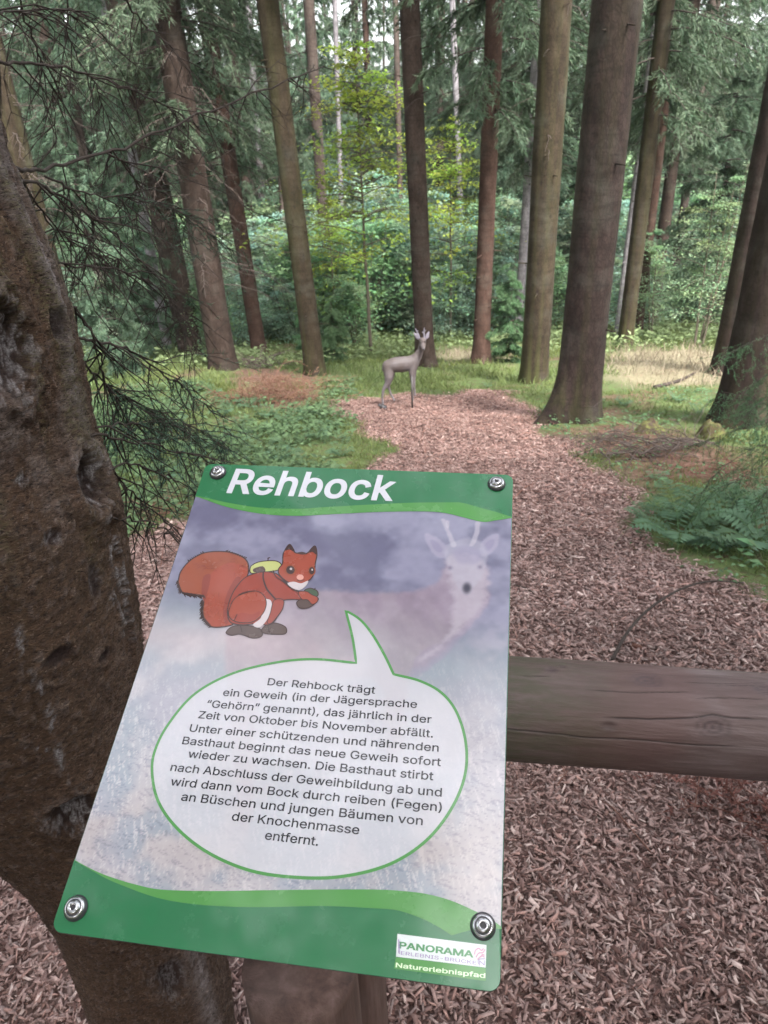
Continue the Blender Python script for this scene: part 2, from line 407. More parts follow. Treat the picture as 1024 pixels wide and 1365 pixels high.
# ------------------------------------------------------------------ grass
def in_view(x, y, m=.15):
    P = np.stack([x, y, gz(x, y)], -1)-EYE; d = P@fwd
    u = P@CR/d; v_ = P@CU/d
    return (np.abs(u) < .52+m) & (d > 0)
def grass(N, y0, y1, xw, Lm, W, maskf, seed, colf, clump=.05, cn=7):
    r = np.random.default_rng(seed); nc = N//cn
    y = y0+(y1-y0)*r.random(nc)**1.15; x = r.uniform(-1, 1, nc)*(xw[0]+(xw[1]-xw[0])*(y-y0)/(y1-y0))
    k = (r.random(nc) < maskf(x, y)) & in_view(x, y); x = x[k]; y = y[k]
    x = np.repeat(x, cn)+r.normal(0, clump, len(x)*cn); y = np.repeat(y, cn)+r.normal(0, clump, len(y)*cn); n = len(x)
    P = np.stack([x, y, gz(x, y)-.005], -1)
    D = unit(np.stack([r.normal(0, .45, n), r.normal(0, .45, n), np.ones(n)], -1))
    L = r.uniform(.5, 1.3, n)*Lm; Nn = np.stack([r.normal(size=n), r.normal(size=n), np.zeros(n)], -1)
    S = unit(np.cross(D, Nn)); B = unit(D*np.array([1, 1, .2])+np.array([0, 0, .05]))
    mid = P+D*(L*.55)[:, None]; tip = mid+unit(D*.6+B*.6)*(L*.45)[:, None]
    w_ = (W*r.uniform(.6, 1.3, n)*(1+.08*y))[:, None]
    V = np.stack([P-S*w_/2, P+S*w_/2, mid+S*w_*.35, mid-S*w_*.35, tip], 1).reshape(-1, 3); b = np.arange(n)[:, None]*5
    g.add(V, b+np.array([[0, 1, 2, 3]]), np.repeat(colf(x, y, r), 5, axis=0))
    g.f.setdefault(3, []).append(b+np.array([[3, 2, 4]])+g.n-len(V))
def gmask(x, y): return (1-pathmask(x, y))*(1-.85*littermask(x, y))*(1-strawmask(x, y))*ss(.35, .55, fbm(x*1.2, y*1.2, 61))
g = Geo()
def gcol(x, y, r):
    n = fbm(x*.8, y*.8, 71)[:, None]; k = r.uniform(.3, .65, (len(x), 1))
    return k*(np.array([.9, 1, .9])*(1-n)+np.array([1.35, 1.1, .8])*n)
grass(110000, 2.4, 12, (2.4, 6.5), .075, .004, gmask, 5, gcol)
grass(60000, 11, 27, (6.0, 14), .16, .006, lambda x, y: gmask(x, y), 6, gcol, .12)
o = link('grass', g.mesh('grass', M['grass'])); o['kind'] = 'stuff'; o['label'] = 'short green grass on the forest floor'
g = Geo()
grass(26000, 9, 22, (7, 12), .22, .005, strawmask, 8, lambda x, y, r: r.uniform(.35, .65, (len(x), 1))*np.ones((1, 3)), .15)
o = link('dry_grass', g.mesh('dry_grass', M['straw'])); o['kind'] = 'stuff'; o['label'] = 'pale dry grass in the clearing behind the trunks'

# low leafy ground cover on the left and in the clearing
def cover(N, y0, y1, xf, lsz, hmax, maskf, seed, name, label, mat):
    r = np.random.default_rng(seed); y = r.uniform(y0, y1, N); x = xf(r.random(N), y)
    k = (r.random(N) < maskf(x, y)) & in_view(x, y); x = x[k]; y = y[k]; cn = 9
    h = np.repeat(r.uniform(.3, 1, len(x))*hmax, cn); x = np.repeat(x, cn)+r.normal(0, .07, len(x)*cn); y = np.repeat(y, cn)+r.normal(0, .07, len(y)*cn); n = len(x)
    P = np.stack([x, y, gz(x, y)+h*r.random(n)**.6], -1); a = r.uniform(0, 2*np.pi, n)
    D = unit(np.stack([np.cos(a), np.sin(a), r.normal(-.1, .3, n)], -1)); Nn = unit(np.stack([r.normal(0, .4, n), r.normal(0, .4, n), np.ones(n)], -1))
    L = lsz*r.uniform(.6, 1.3, n)*(1+.04*y)
    gg = Geo().add(*leaves(P, D, L, L*.5, Nn, r.uniform(.3, .7, (n, 1))*np.array([1.1, 1, .85])))
    o = link(name, gg.mesh(name, mat)); o['kind'] = 'stuff'; o['label'] = label
def cmask(x, y): return (1-pathmask(x, y))*ss(.38, .6, fbm(x*.9, y*.9, 91))
cover(9000, 2.8, 12, lambda u, y: -u*6.5*(y/12)**.5-.4, .05, .16, lambda x, y: .55*cmask(x, y)*(1-.7*littermask(x, y)), 11, 'ground_cover', 'low leafy plants between the trunks left of the path', M['fern'])
cover(5000, 14, 27, lambda u, y: (u-.5)*26, .07, .35, lambda x, y: cmask(x, y)*(1-strawmask(x, y)), 12, 'clearing_cover', 'bright leafy ground cover in the clearing', M['leaf_pale'])
cover(900, 3, 9, lambda u, y: 1.2+u*3.6, .035, .10, lambda x, y: cmask(x, y)*(1-.5*littermask(x, y)), 13, 'bank_cover', 'low green plants on the bank right of the path', M['fern'])
# scattered litter twigs
r = np.random.default_rng(15); N = 5200; y = 1.2+11*r.random(N)**.8; x = r.uniform(-1, 1, N)*(1.2+.5*y)
k = r.random(N) < np.clip(littermask(x, y)*(1-pathmask(x, y))+.04*pathmask(x, y)+.10, 0, 1); x = x[k]; y = y[k]; n = len(x)
a = r.uniform(0, 2*np.pi, n); L = r.uniform(.05, .28, n); el = r.normal(.05, .12, n)
P = np.stack([x, y, gz(x, y)+.012], -1); D = np.stack([np.cos(a), np.sin(a), el], -1)*L[:, None]
bnd = r.normal(0, .12, (n, 3))*L[:, None]; g = Geo(); cc = r.uniform(.5, 1.3, (n, 1))*np.array([[.5, .5, .5]])
for p, q, r0, r1 in ((P, P+D*.5+bnd, .0028, .0022), (P+D*.5+bnd, P+D, .0022, .001)):
    V, F, C = segs(p, q, np.full(n, r0), np.full(n, r1), cc); g.add(V, F, C)
o = link('fallen_twigs', g.mesh('fallen_twigs', M['twig_red'])); o['kind'] = 'stuff'; o['label'] = 'small fallen twigs littering the forest floor'
#@@A

# ------------------------------------------------------------------ trees
def trunk_mesh(name, H, r0, mat, lean=(0, 0), sides=28, rings=70, flare=.9, flare_h=.5, lobes=5, seed=0, extra_lobe=None, stubs=10, taper=.6, bend=.0, bump=.04):
    r = np.random.default_rng(seed)
    t = np.linspace(0, 1, rings)**1.7; z = -0.25+t*(H+.25)
    th = np.arange(sides)/sides*2*np.pi
    TH, ZZ = np.meshgrid(th, z); zz = np.maximum(ZZ, 0)
    rad = r0*(1-(1-taper)*zz/H)
    ph = r.uniform(0, 6.28); fl = np.exp(-zz/(flare_h*.55))
    lob = .55+.45*np.cos(lobes*TH+ph+.6*np.sin(TH*2+ph))
    rad = rad*(1+flare*fl*(.35+.65*lob))
    if extra_lobe is not None:
        az, am, hh = extra_lobe
        d = np.arctan2(np.sin(TH-az), np.cos(TH-az)); rad = rad+am*np.exp(-(d/.42)**2)*np.exp(-zz/hh)
    rad = rad*(1+bump*(fbm(TH*2.2, ZZ*1.7, seed)-.5)*2+bump*.6*(vnoise(TH*5, ZZ*9, seed+3)-.5))
    cx = lean[0]*ZZ+bend*np.sin(ZZ/H*3.1+ph)*.5-bend*np.sin(ph)*.5*1; cy = lean[1]*ZZ
    V = np.stack([cx+rad*np.cos(TH), cy+rad*np.sin(TH), ZZ], -1).reshape(-1, 3)
    i, j = np.meshgrid(np.arange(rings-1), np.arange(sides), indexing='ij'); j2 = (j+1) % sides
    F = np.stack([i*sides+j, i*sides+j2, (i+1)*sides+j2, (i+1)*sides+j], -1).reshape(-1, 4)
    g = Geo().add(V, F)
    for k in range(stubs):
        h = r.uniform(.8, min(H, 9)); a = r.uniform(0, 6.28); rr = r0*(1-(1-taper)*h/H)*.8
        p = np.array([lean[0]*h, lean[1]*h, h])+rr*np.array([math.cos(a), math.sin(a), 0]); L = rr*.35+r.uniform(.02, .18)
        d = np.array([math.cos(a), math.sin(a), r.uniform(-.3, .2)])
        add_tube(g, [p, p+d*L], [.012, .005], 5)
    return g.mesh(name, mat, True)

def dead_branches(name, r0, h0, h1, n, L, seed, mat, lean=(0, 0), dens=1.0):
    """thin drooping dead branches with side twigs"""
    r = np.random.default_rng(seed); A = []; B = []; RA = []; RB = []
    for k in range(n):
        h = r.uniform(h0, h1); a = r.uniform(0, 6.28); l = L*r.uniform(.4, 1); m = 6
        d = np.array([math.cos(a), math.sin(a)]); s_ = np.linspace(0, 1, m+1)
        rise = r.uniform(-.1, .25)
        P = np.stack([lean[0]*h+d[0]*(r0*.7+l*s_), lean[1]*h+d[1]*(r0*.7+l*s_), h+l*(rise*s_-.45*s_**2)], -1)
        P[1:] += r.normal(0, .02*l, (m, 3))
        rr = .007*l/1.2*(1-.8*s_)+.0015
        A.append(P[:-1]); B.append(P[1:]); RA.append(rr[:-1]); RB.append(rr[1:])
        q = int(11*l*dens)
        if q:
            u = r.uniform(.15, .98, q); bi = np.minimum((u*m).astype(int), m-1); p0 = P[bi]+(P[bi+1]-P[bi])*(u*m-bi)[:, None]
            sd = r.choice([-1, 1], q); side = np.stack([-d[1]*sd, d[0]*sd, np.zeros(q)], -1)
            dr = unit(np.array([d[0], d[1], 0])*.6+side*r.uniform(.3, 1, (q, 1))+np.array([0, 0, -1])*r.uniform(.1, 1.1, (q, 1)))
            ll = r.uniform(.12, .45, q)*l*(1.1-u)
            mid = p0+dr*ll[:, None]*.5; tip = mid+unit(dr+r.normal(0, .3, (q, 3))-[0, 0, .25])*ll[:, None]*.5
            A += [p0, mid]; B += [mid, tip]; RA += [np.full(q, .0035), np.full(q, .0025)]; RB += [np.full(q, .0025), np.full(q, .0012)]
    g = Geo().add(*segs(np.vstack(A), np.vstack(B), np.concatenate(RA), np.concatenate(RB)))
    return g.mesh(name, mat)

def spruce_crown(name, H, h0, seed, Lmax, mat, dens=1.0, upper=11.0, cl=.12, cw=.022, step=.42):
    """needle clumps on drooping branches (plus the branch sticks)"""
    r = np.random.default_rng(seed); P = []; D = []; L = []; W = []; C = []; A = []; B = []; RA = []
    h = h0
    while h < H-.2:
        nb = r.integers(3, 6); hi = h > upper
        prof = min(1, .55+.45*(h-h0)/2.0)*(1-((h-h0)/(H-h0+.1))**1.3)**.8
        for k in range(nb):
            a = r.uniform(0, 6.28); l = max(.25, Lmax*prof*r.uniform(.6, 1.1)); d = np.array([math.cos(a), math.sin(a), 0])
            hh = h+r.uniform(-.2, .2); rise = r.uniform(-.15, .2); dr = r.uniform(.3, .6)
            def curve(u): return d[None]*(u*l)[:, None]+np.array([0, 0, 1])*(hh+l*(rise*u-dr*u**2+.16*u**3))[:, None]
            u = np.linspace(0, 1, 6); Q = curve(u); A.append(Q[:-1]); B.append(Q[1:]); RA.append(.018*(1-u[:-1])+.003)
            q = int((6.5 if hi else 17)*l*dens)+3; u = r.uniform(.12, 1, q); p0 = curve(u)
            sd = r.choice([-1, 1], q); side = np.stack([-d[1]*sd, d[0]*sd, np.zeros(q)], -1)
            sl_ = (.28+.42*np.sin(np.clip(u, 0, 1)*3.0))*l*.42*r.uniform(.5, 1.2, q)
            hang = r.uniform(.15, 1.2, (q, 1))
            dd = unit(d*.65+side*r.uniform(.25, 1.0, (q, 1))+np.array([0, 0, -1])*hang)
            m = 4 if hi else 7; uu = (np.arange(m)+.5)/m
            pp = p0[:, None]+dd[:, None]*(sl_[:, None]*uu)[:, :, None]; pp[..., 2] -= (sl_[:, None]*uu**2*.35)
            if not hi: A.append(p0); B.append(pp[:, -1]); RA.append(np.full(q, .004))
            rep = 3 if hi else 4
            for _ in range(rep):
                dv = unit(dd[:, None]+r.normal(0, .42, pp.shape)+np.array([0, 0, -.15])); n = pp.shape[0]*pp.shape[1]
                P.append((pp+r.normal(0, .018, pp.shape)).reshape(-1, 3)); D.append(dv.reshape(-1, 3))
                L.append(r.uniform(.6, 1.25, n)*cl*(1.8 if hi else 1)); W.append(r.uniform(.7, 1.3, n)*cw*(2. if hi else 1))
                b = np.repeat(r.uniform(.35, .62, q), m)*r.uniform(.8, 1.2, n); yel = np.repeat(r.uniform(.9, 1.15, q), m)
                C.append(np.stack([b*yel, b, b*.95], -1))
        h += step*r.uniform(.8, 1.2)*(1.5 if hi else 1)
    g = Geo().add(*blades(np.vstack(P), np.vstack(D), np.concatenate(L), np.concatenate(W), None, np.vstack(C)))
    gs = Geo().add(*segs(np.vstack(A), np.vstack(B), np.concatenate(RA), np.concatenate(RA)*.6))
    me = g.mesh(name, mat); ms = gs.mesh(name+'_limbs', M['twig'])
    print(name, len(me.polygons), len(ms.polygons)); return me, ms

CROWNS = {
 'near_high': spruce_crown('crown', 22, 6.4, 1, 2.0, M['needle'], .42, 9.5),
 'mid':       spruce_crown('crown', 21, 4.4, 2, 2.3, M['needle'], .6, 9, .13, .022),
 'low':       spruce_crown('crown', 20, 2.6, 3, 2.5, M['needle'], .8, 9, .15, .026),
 'low2':      spruce_crown('crown', 18, 1.2, 4, 2.4, M['needle'], .75, 8, .16, .028),
 'young':     spruce_crown('crown', 2.6, .15, 5, .95, M['needle_bright'], 2.1, 9, .07, .014, .16),
 'young2':    spruce_crown('crown', 4.6, .5, 6, 1.3, M['needle'], 1.5, 9, .09, .016, .24),
}
DEADS = [dead_branches('dead_branches', .16, 1.5, 7, 55, 1.6, 50+k, M['twig_grey']) for k in range(3)]
DEADS_T = [dead_branches('dead_branches', .16, 3.2, 7, 16, .8, 60+k, M['twig_grey'], dens=.5) for k in range(2)]

def spruce(label, base, top, wpx, mat, crown=None, dead=None, H=19, rz=0, seed=0, depth_shift=0, name='spruce_tree', **kw):
    """base: pixel of the foot in the photograph; top: a second pixel the trunk passes through"""
    b = G(*base); Yb = b[1]+depth_shift
    if depth_shift:
        b = at_y(base[0], base[1], Yb)
    b = np.array([b[0], Yb, float(gz(b[0], Yb))])
    t = at_y(top[0], top[1], Yb); p0 = at_y(base[0], base[1], Yb)
    lean = (t[0]-p0[0])/(t[2]-p0[2])
    dep = (b-EYE)@fwd; r0 = wpx/2*dep/FPX*1.03
    root = thing(name, label, 'tree', b, 0)
    kw.setdefault('stubs', 24)
    tr = link('trunk', trunk_mesh('trunk', H, r0, mat, (lean, 0), seed=seed+100, **kw), root)
    if crown:
        c = link('crown', CROWNS[crown][0], root); c.rotation_euler = (0, 0, rz); c.location = (lean*7, 0, 0)
        l = link('limbs', CROWNS[crown][1], root); l.rotation_euler = (0, 0, rz); l.location = (lean*7, 0, 0)
    if dead is not None:
        d = link('dead_branches', dead, root); d.rotation_euler = (0, lean, rz); d['kind'] = 'stuff'
    return root, b, r0

spruce('thick dark spruce with the flared foot at the right edge of the chip path', (768, 560), (823, 5), 53, M['bark_dark'], 'near_high', None, rz=1, seed=1, sides=48, rings=110, flare=.35, flare_h=.5, extra_lobe=(R(200), .30, .30), stubs=6, taper=.8)
spruce('straight spruce directly behind the deer figure', (567, 488), (546, 5), 23.5, M['bark'], 'near_high', DEADS_T[0], rz=2, seed=2, flare=.55, taper=.75)
spruce('reddish spruce standing midway between the deer figure and the thick dark spruce', (641, 487), (660, 5), 20.5, M['bark_red'], 'mid', DEADS_T[1], rz=3, seed=3, flare=.6, taper=.78)
spruce('smooth olive-brown spruce just left of the thick dark spruce', (712, 508), (742, 5), 34, M['bark_moss'], 'near_high', DEADS_T[0], rz=4, seed=4, flare=.25, taper=.8, stubs=18)
spruce('brown spruce with a mossy foot at the left end of the deer clearing', (421, 500), (357, 5), 25, M['bark_moss'], 'near_high', DEADS_T[1], rz=5, seed=5, flare=.35, taper=.75)
spruce('broad grey-brown spruce behind the red-brown brush pile', (299, 497), (224, 30), 34, M['bark'], 'mid', DEADS[0], rz=0.5, seed=6, flare=.25, taper=.8, H=17)
spruce('dark spruce just left of the broad grey-brown one', (256, 474), (183, 120), 30, M['bark'], 'mid', DEADS[1], rz=2.5, seed=7, flare=.2, taper=.8)
spruce('slim reddish spruce between the broad grey-brown spruce and the mossy-footed one', (346, 472), (292, 130), 19, M['bark_red'], 'mid', DEADS[2], rz=4.4, seed=8, flare=.3, taper=.8)
spruce('spruce half hidden behind the large foreground trunk', (100, 500), (8, 150), 32, M['bark_moss'], None, DEADS[0], rz=1.4, seed=9, flare=.2, taper=.8)
spruce('mossy slim spruce with a sunlit side, right of the thick dark spruce', (832, 470), (886, 20), 19, M['bark_moss'], 'mid', None, rz=3.4, seed=10, flare=.3, taper=.85)
spruce('thin brown spruce crowding the mossy slim one from behind', (848, 462), (897, 40), 12, M['bark_red'], 'mid', None, rz=5.4, seed=11, flare=.2, taper=.9, depth_shift=1.5)
spruce('dark leaning spruce second from the right edge of the photo', (966, 505), (1040, 130), 36, M['bark_dark'], None, DEADS_T[0], rz=.4, seed=12, flare=.25, taper=.85)
spruce('dark spruce at the right edge with moss at its foot', (985, 575), (1052, 260), 62, M['bark_dark'], None, None, rz=1.9, seed=13, sides=40, rings=90, flare=.35, flare_h=.4, taper=.85, stubs=4)
spruce('pale bare trunk between the reddish spruce and the smooth olive-brown one', (690, 452), (716, 60), 11, M['bark_pale'], 'mid', None, rz=2.2, seed=14, flare=.1, taper=.85)
spruce('pale thin trunk touching the left of the mossy slim spruce', (822, 455), (871, 60), 9, M['bark_pale'], None, None, rz=0, seed=15, flare=.1, taper=.9)
spruce('whitish leaning trunk behind the dark spruces on the left', (212, 400), (160, 110), 12, M['bark_pale'], None, None, rz=0, seed=16, flare=.1, taper=.9, depth_shift=-12)
for k, (bx, by, tx, ty, wd, ds, mt, lab) in enumerate([
    (360, 400, 343, 170, 8, 2, 'bark_pale', 'thin pale far trunk left of the mossy-footed spruce'),
    (384, 400, 372, 190, 8, 0, 'bark_far', 'thin brown far trunk close beside the mossy-footed spruce'),
    (438, 400, 420, 130, 13, -6, 'bark_far', 'middling far trunk seen behind the yellow-green leafy tree, leftmost of three'),
    (459, 400, 452, 180, 6, 0, 'bark_pale', 'thinnest whitish far trunk left of the yellow-green leafy tree'),
    (618, 410, 610, 210, 7, 4, 'bark_pale', 'thin whitish far trunk left of the reddish spruce'),
    (537, 410, 533, 240, 7, 4, 'bark_far', 'thin far trunk just left of the spruce behind the deer')]):
    spruce(lab, (bx, by), (tx, ty), wd, M[mt], None, None, rz=0, seed=20+k, flare=.1, taper=.85, sides=10, rings=20, depth_shift=ds, stubs=5)

# the forest beyond: every trunk one can tell apart is a tree of its own
far_protos = []
for k in range(5):
    root = thing('spruce_tree', 'distant spruce', 'tree', (0, 0, -100))
    link('trunk', trunk_mesh('trunk', 19, [.13, .17, .15, .11, .19][k], M[['bark_far', 'bark_far', 'bark_red', 'bark_far', 'bark'][k]], sides=10, rings=26, seed=200+k, flare=.3, bend=.25, stubs=8), root)
    cn = ['mid', 'low', 'low2', 'low', 'mid'][k]
    link('crown', CROWNS[cn][0], root); link('limbs', CROWNS[cn][1], root)
    d = link('dead_branches', DEADS[k % 3], root); d['kind'] = 'stuff'
    far_protos.append(root)
r = np.random.default_rng(4); placed = []; cnt = 0
def far_label(x, y):
    px = (x/y)
    side = 'left' if px < -.12 else 'right' if px > .14 else 'middle'
    if y < 27: return 'slim spruce standing among the shrubs in the %s of the background' % side, 'slim spruces among the shrubs, %s' % side
    if y < 48: return 'distant spruce behind the shrub belt in the %s of the forest' % side, 'distant spruces behind the shrub belt, %s' % side
    return 'farthest dim spruce closing the view in the %s of the forest' % side, 'farthest spruces, %s' % side
used = set()
for (ya, yb, n, md) in ((20, 30, 11, 2.6), (30, 48, 50, 2.5), (48, 90, 62, 3.0)):
    c_ = 0; tries = 0
    while c_ < n and tries < 4000:
        tries += 1; y = r.uniform(ya, yb); x = r.uniform(-1, 1)*(y*.60+1)
        if any((x-a)**2+(y-b)**2 < md*md for a, b in placed): continue
        if y < 27 and -.25 < x/y < .34: continue       # the clearing
        if y < 34 and -.14 < x/y < .10: continue
        placed.append((x, y)); c_ += 1
        k = r.integers(0, 5)
        if y < 27: k = [0, 4][r.integers(0, 2)]
        lab, gr = far_label(x, y); sc = r.uniform(.85, 1.15)
        loc = (x, y, float(gz(x, y)))
        if k not in used:
            used.add(k); p = far_protos[k]; p.location = loc; p['label'] = lab; p['group'] = gr
        else: dup(far_protos[k], loc, (r.normal(0, .015), r.normal(0, .02), r.uniform(0, 6.28)), (sc, sc, sc), lab, gr)
# trees beside and behind the viewer, so that the place stays a wood from other positions; those behind added to shade the foreground
for (x, y) in ((-6.5, 6.5), (-6.5, 2.0), (-4.5, -2.5), (3.2, -1.6), (1.2, -4.5), (4.8, -5.2), (-1.8, -3.2), (6.0, -1.5), (2.8, -8.5), (6.5, -8.5), (-9.5, 12), (10.5, 13)):
    dup(far_protos[2 if y < 0 else 4], (x, y, float(gz(x, y))), (0, 0, r.uniform(0, 6)), (1.1, 1.1, 1.1), 'spruce outside the photo, %s, %s' % ('added behind the viewer for shade' if y < 0 else 'beside the path', ('far left', 'left', 'near left', 'middle', 'near right', 'right', 'far right')[int(np.clip(round(x/2.2)+3, 0, 6))]), 'spruces outside the photo')

# ---- broadleaf trees and shrubs
def broadleaf(name, H, h0, rad, nb, lpb, lsz, seed, mat, trunkr=.03, flat=.25, stems=1):
    r = np.random.default_rng(seed); gs = Geo(); P = []; D = []; Nn = []; L = []; C = []
    for st in range(stems):
        oa = r.uniform(0, 6.28); off = np.array([math.cos(oa), math.sin(oa)])*(rad*.12 if stems > 1 else 0)
        tl = off*3.0; hh = H*r.uniform(.8, 1)
        T = np.stack([off[0]+tl[0]*np.linspace(0, 1, 9)+r.normal(0, .02*H/9, 9).cumsum(), off[1]+tl[1]*np.linspace(0, 1, 9)+r.normal(0, .02*H/9, 9).cumsum(), np.linspace(-.05, hh, 9)], -1)
        add_tube(gs, smoothline(T, 3), np.linspace(trunkr, trunkr*.15, 25), 6)
        for k in range(nb//stems):
            u = r.uniform(h0/H, 1)**.9; i = min(int(u*8), 7); p = T[i]+(T[i+1]-T[i])*(u*8-i)
            v_ = (u-h0/H)/(1-h0/H); l = rad*(1-.75*v_**1.4)*r.uniform(.45, 1.1); a = r.uniform(0, 6.28)
            d = np.array([math.cos(a), math.sin(a), r.uniform(.1, .6)]); s_ = np.linspace(0, 1, 6)[:, None]
            Q = p+d*l*s_*np.array([1, 1, 1])-np.array([0, 0, .35])*l*s_**2
            gs.add(*segs(Q[:-1], Q[1:], np.linspace(.35, .1, 5)*trunkr, np.linspace(.3, .08, 5)*trunkr))
            n = lpb; uu = r.uniform(.2, 1.05, n)**.8; base = p+d*l*uu[:, None]-np.array([0, 0, .35])*l*uu[:, None]**2
            sp = l*.32*(1-.4*uu)[:, None]
            base = base+r.normal(0, 1, (n, 3))*sp*np.array([1, 1, flat])
            aa = r.uniform(0, 6.28, n); dd = unit(np.stack([np.cos(aa), np.sin(aa), r.normal(-.25, .35, n)], -1))
            P.append(base); D.append(dd); Nn.append(unit(np.stack([r.normal(0, .45, n), r.normal(0, .45, n), np.ones(n)], -1)))
            L.append(lsz*r.uniform(.6, 1.25, n)); b = r.uniform(.30, .72)*r.uniform(.8, 1.2, (n, 1)); C.append(b*np.array([r.uniform(.85, 1.2), 1, r.uniform(.8, 1.1)]))
    L = np.concatenate(L); gl = Geo().add(*leaves(np.vstack(P), np.vstack(D), L, L*.62, np.vstack(Nn), np.vstack(C)))
    return gl.mesh(name, mat), gs.mesh(name+'_wood', M['stem'])
def leafthing(name, label, cat, loc, parts, rz=0, sc=1, group=None):
    t = thing(name, label, cat, loc, rz, group); t.scale = (sc,)*3
    link('crown' if cat == 'tree' else 'foliage', parts[0], t); link('trunk' if cat == 'tree' else 'stems', parts[1], t)
    return t
def base_at(px, Y):
    x = at_y(px, 480, Y)[0]; return (x, Y, float(gz(x, Y)))
bl1 = broadleaf('leaves', 7.4, 1.9, 2.4, 80, 46, .11, 301, M['leaf_bright'], .05)
bl2 = broadleaf('leaves', 6.4, 1.5, 2.1, 66, 46, .11, 302, M['leaf_bright'], .05)
bl3 = broadleaf('leaves', 4.6, .5, 1.5, 90, 90, .065, 303, M['leaf_pale'], .035, stems=3)
leafthing('young_broadleaf_tree', 'yellow-green leafy tree left of the spruce behind the deer', 'tree', base_at(497, 17.5), bl1, 0, 1)
leafthing('young_broadleaf_tree', 'yellowing leafy tree between the deer spruce and the reddish spruce', 'tree', base_at(598, 20.5), bl2, 2, .9)
leafthing('young_broadleaf_tree', 'low yellow-green sapling at the left foot of the leafy tree', 'tree', base_at(452, 21), bl2, 4, .62)
leafthing('leafy_bush', 'tall pale green bush at the right behind the dry grass', 'bush', base_at(925, 15.0), bl3, 0, .80)
leafthing('leafy_bush', 'smaller pale green bush left of the tall one behind the dry grass', 'bush', base_at(868, 17.5), bl3, 2.4, .6)
shrubs = [broadleaf('leaves', 3.1, .1, 1.45, 80, 60, .11, 310+k, M[['leaf_blue', 'leaf_blue', 'leaf_pale', 'leaf_blue'][k]], .02, .5, stems=5) for k in range(4)]
r = np.random.default_rng(9); sproto = []
for k in range(4):
    sproto.append(leafthing('shrub', 'x', 'shrub', (0, 0, -50), shrubs[k]))
sused = set(); pl = []
for (ya, yb, n, md, smin, smax) in ((18.5, 22, 24, 1.1, .5, .85), (21.5, 30, 80, 1.0, .85, 1.35), (30, 44, 56, 1.4, 1.2, 1.9)):
    c_ = 0; tries = 0
    while c_ < n and tries < 3000:
        tries += 1; y = r.uniform(ya, yb); x = r.uniform(-1, 1)*(y*.58)
        if any((x-a)**2+(y-b)**2 < md*md for a, b in pl): continue
        if y < 20.5 and -.10 < x/y < .30 : continue
        pl.append((x, y)); c_ += 1; k = int(r.integers(0, 4)); sc = r.uniform(smin, smax)
        side = 'left of' if x/y < -.05 else 'right of' if x/y > .15 else 'straight behind'
        dist = 'front' if y < 23.5 else 'middle' if y < 32 else 'rear'
        lab = 'green leafy shrub in the %s of the shrub belt %s the deer clearing' % (dist, side); gr = 'shrubs in the %s of the belt, %s the clearing' % (dist, side)
        loc = (x, y, float(gz(x, y)))
        if k not in sused:
            sused.add(k); p = sproto[k]; p.location = loc; p.scale = (sc,)*3; p['label'] = lab; p['group'] = gr
        else: dup(sproto[k], loc, (0, 0, r.uniform(0, 6.28)), (sc, sc, sc*r.uniform(.8, 1.1)), lab, gr)
def young(label, loc, kind, sc, rz=0):
    t = thing('young_spruce', label, 'young tree', loc, rz); t.scale = (sc,)*3
    link('crown', CROWNS[kind][0], t); link('trunk', CROWNS[kind][1], t); return t
young('low bushy young spruce right behind the mossy-footed spruce', base_at(447, 15.5), 'young', .55, 1)
young('second low young spruce, touching the first one on its left', base_at(412, 16.2), 'young', .55, 2)
young('narrow young spruce between the reddish spruce and the olive-brown one', base_at(679, 13.6), 'young', .72, 3)
young('young spruce in shade behind the dead branches on the left', base_at(150, 13.5), 'young2', .9, 4)
young('tall young spruce with hanging twigs at the right, in front of the far forest', base_at(925, 18.), 'young2', 1.35, 5)
young('young spruce left of the broad grey-brown trunk', base_at(205, 17.5), 'young2', .9, 3)
#@@B

# labels that single out each far tree and shrub by the trunks it stands between
GAPS = [(-900, 'the left edge'), (95, 'the foreground trunk'), (235, 'the dark left spruce'), (270, 'the broad grey-brown spruce'), (330, 'the slim reddish spruce'), (403, 'the mossy-footed spruce'), (556, 'the deer spruce'), (648, 'the reddish spruce'),
        (722, 'the olive-brown spruce'), (790, 'the thick dark spruce'), (845, 'the mossy slim spruce'), (990, 'the right-edge spruce'), (1900, 'the right edge')]
ORD = ['first', 'second', 'third', 'fourth', 'fifth', 'sixth', 'seventh', 'eighth', 'ninth', 'tenth', 'eleventh', 'twelfth', 'thirteenth', 'fourteenth', 'fifteenth', 'sixteenth', 'seventeenth', 'eighteenth', 'nineteenth', 'twentieth']
buck = {}
for o in list(COL.objects):
    if o.parent is None and 'group' in o and o['category'] in ('tree', 'shrub') and 'outside' not in o['label']:
        P = np.array(o.location)-EYE; px = CXP+FPX*(P@CR)/(P@fwd); y = o.location[1]
        gi_ = max(i for i in range(len(GAPS)) if GAPS[i][0] <= px or i == 0); gi_ = min(gi_, len(GAPS)-2)
        if o['category'] == 'tree': kd = 'slim nearer spruce' if y < 30 else 'distant spruce' if y < 48 else 'farthest dim spruce'
        else: kd = 'low front shrub' if y < 22 else 'leafy shrub' if y < 30 else 'tall rear shrub'
        buck.setdefault((kd, gi_), []).append((px, o))
for (kd, gi_), L_ in buck.items():
    L_.sort(key=lambda t: t[0])
    for k, (_, o) in enumerate(L_):
        nm = ' and '.join(GAPS[gi_+q][1] for q in (0, 1))
        o['label'] = '%s between %s%s' % (kd, nm, '' if len(L_) == 1 else ', '+ORD[min(k, 19)]+' from left')

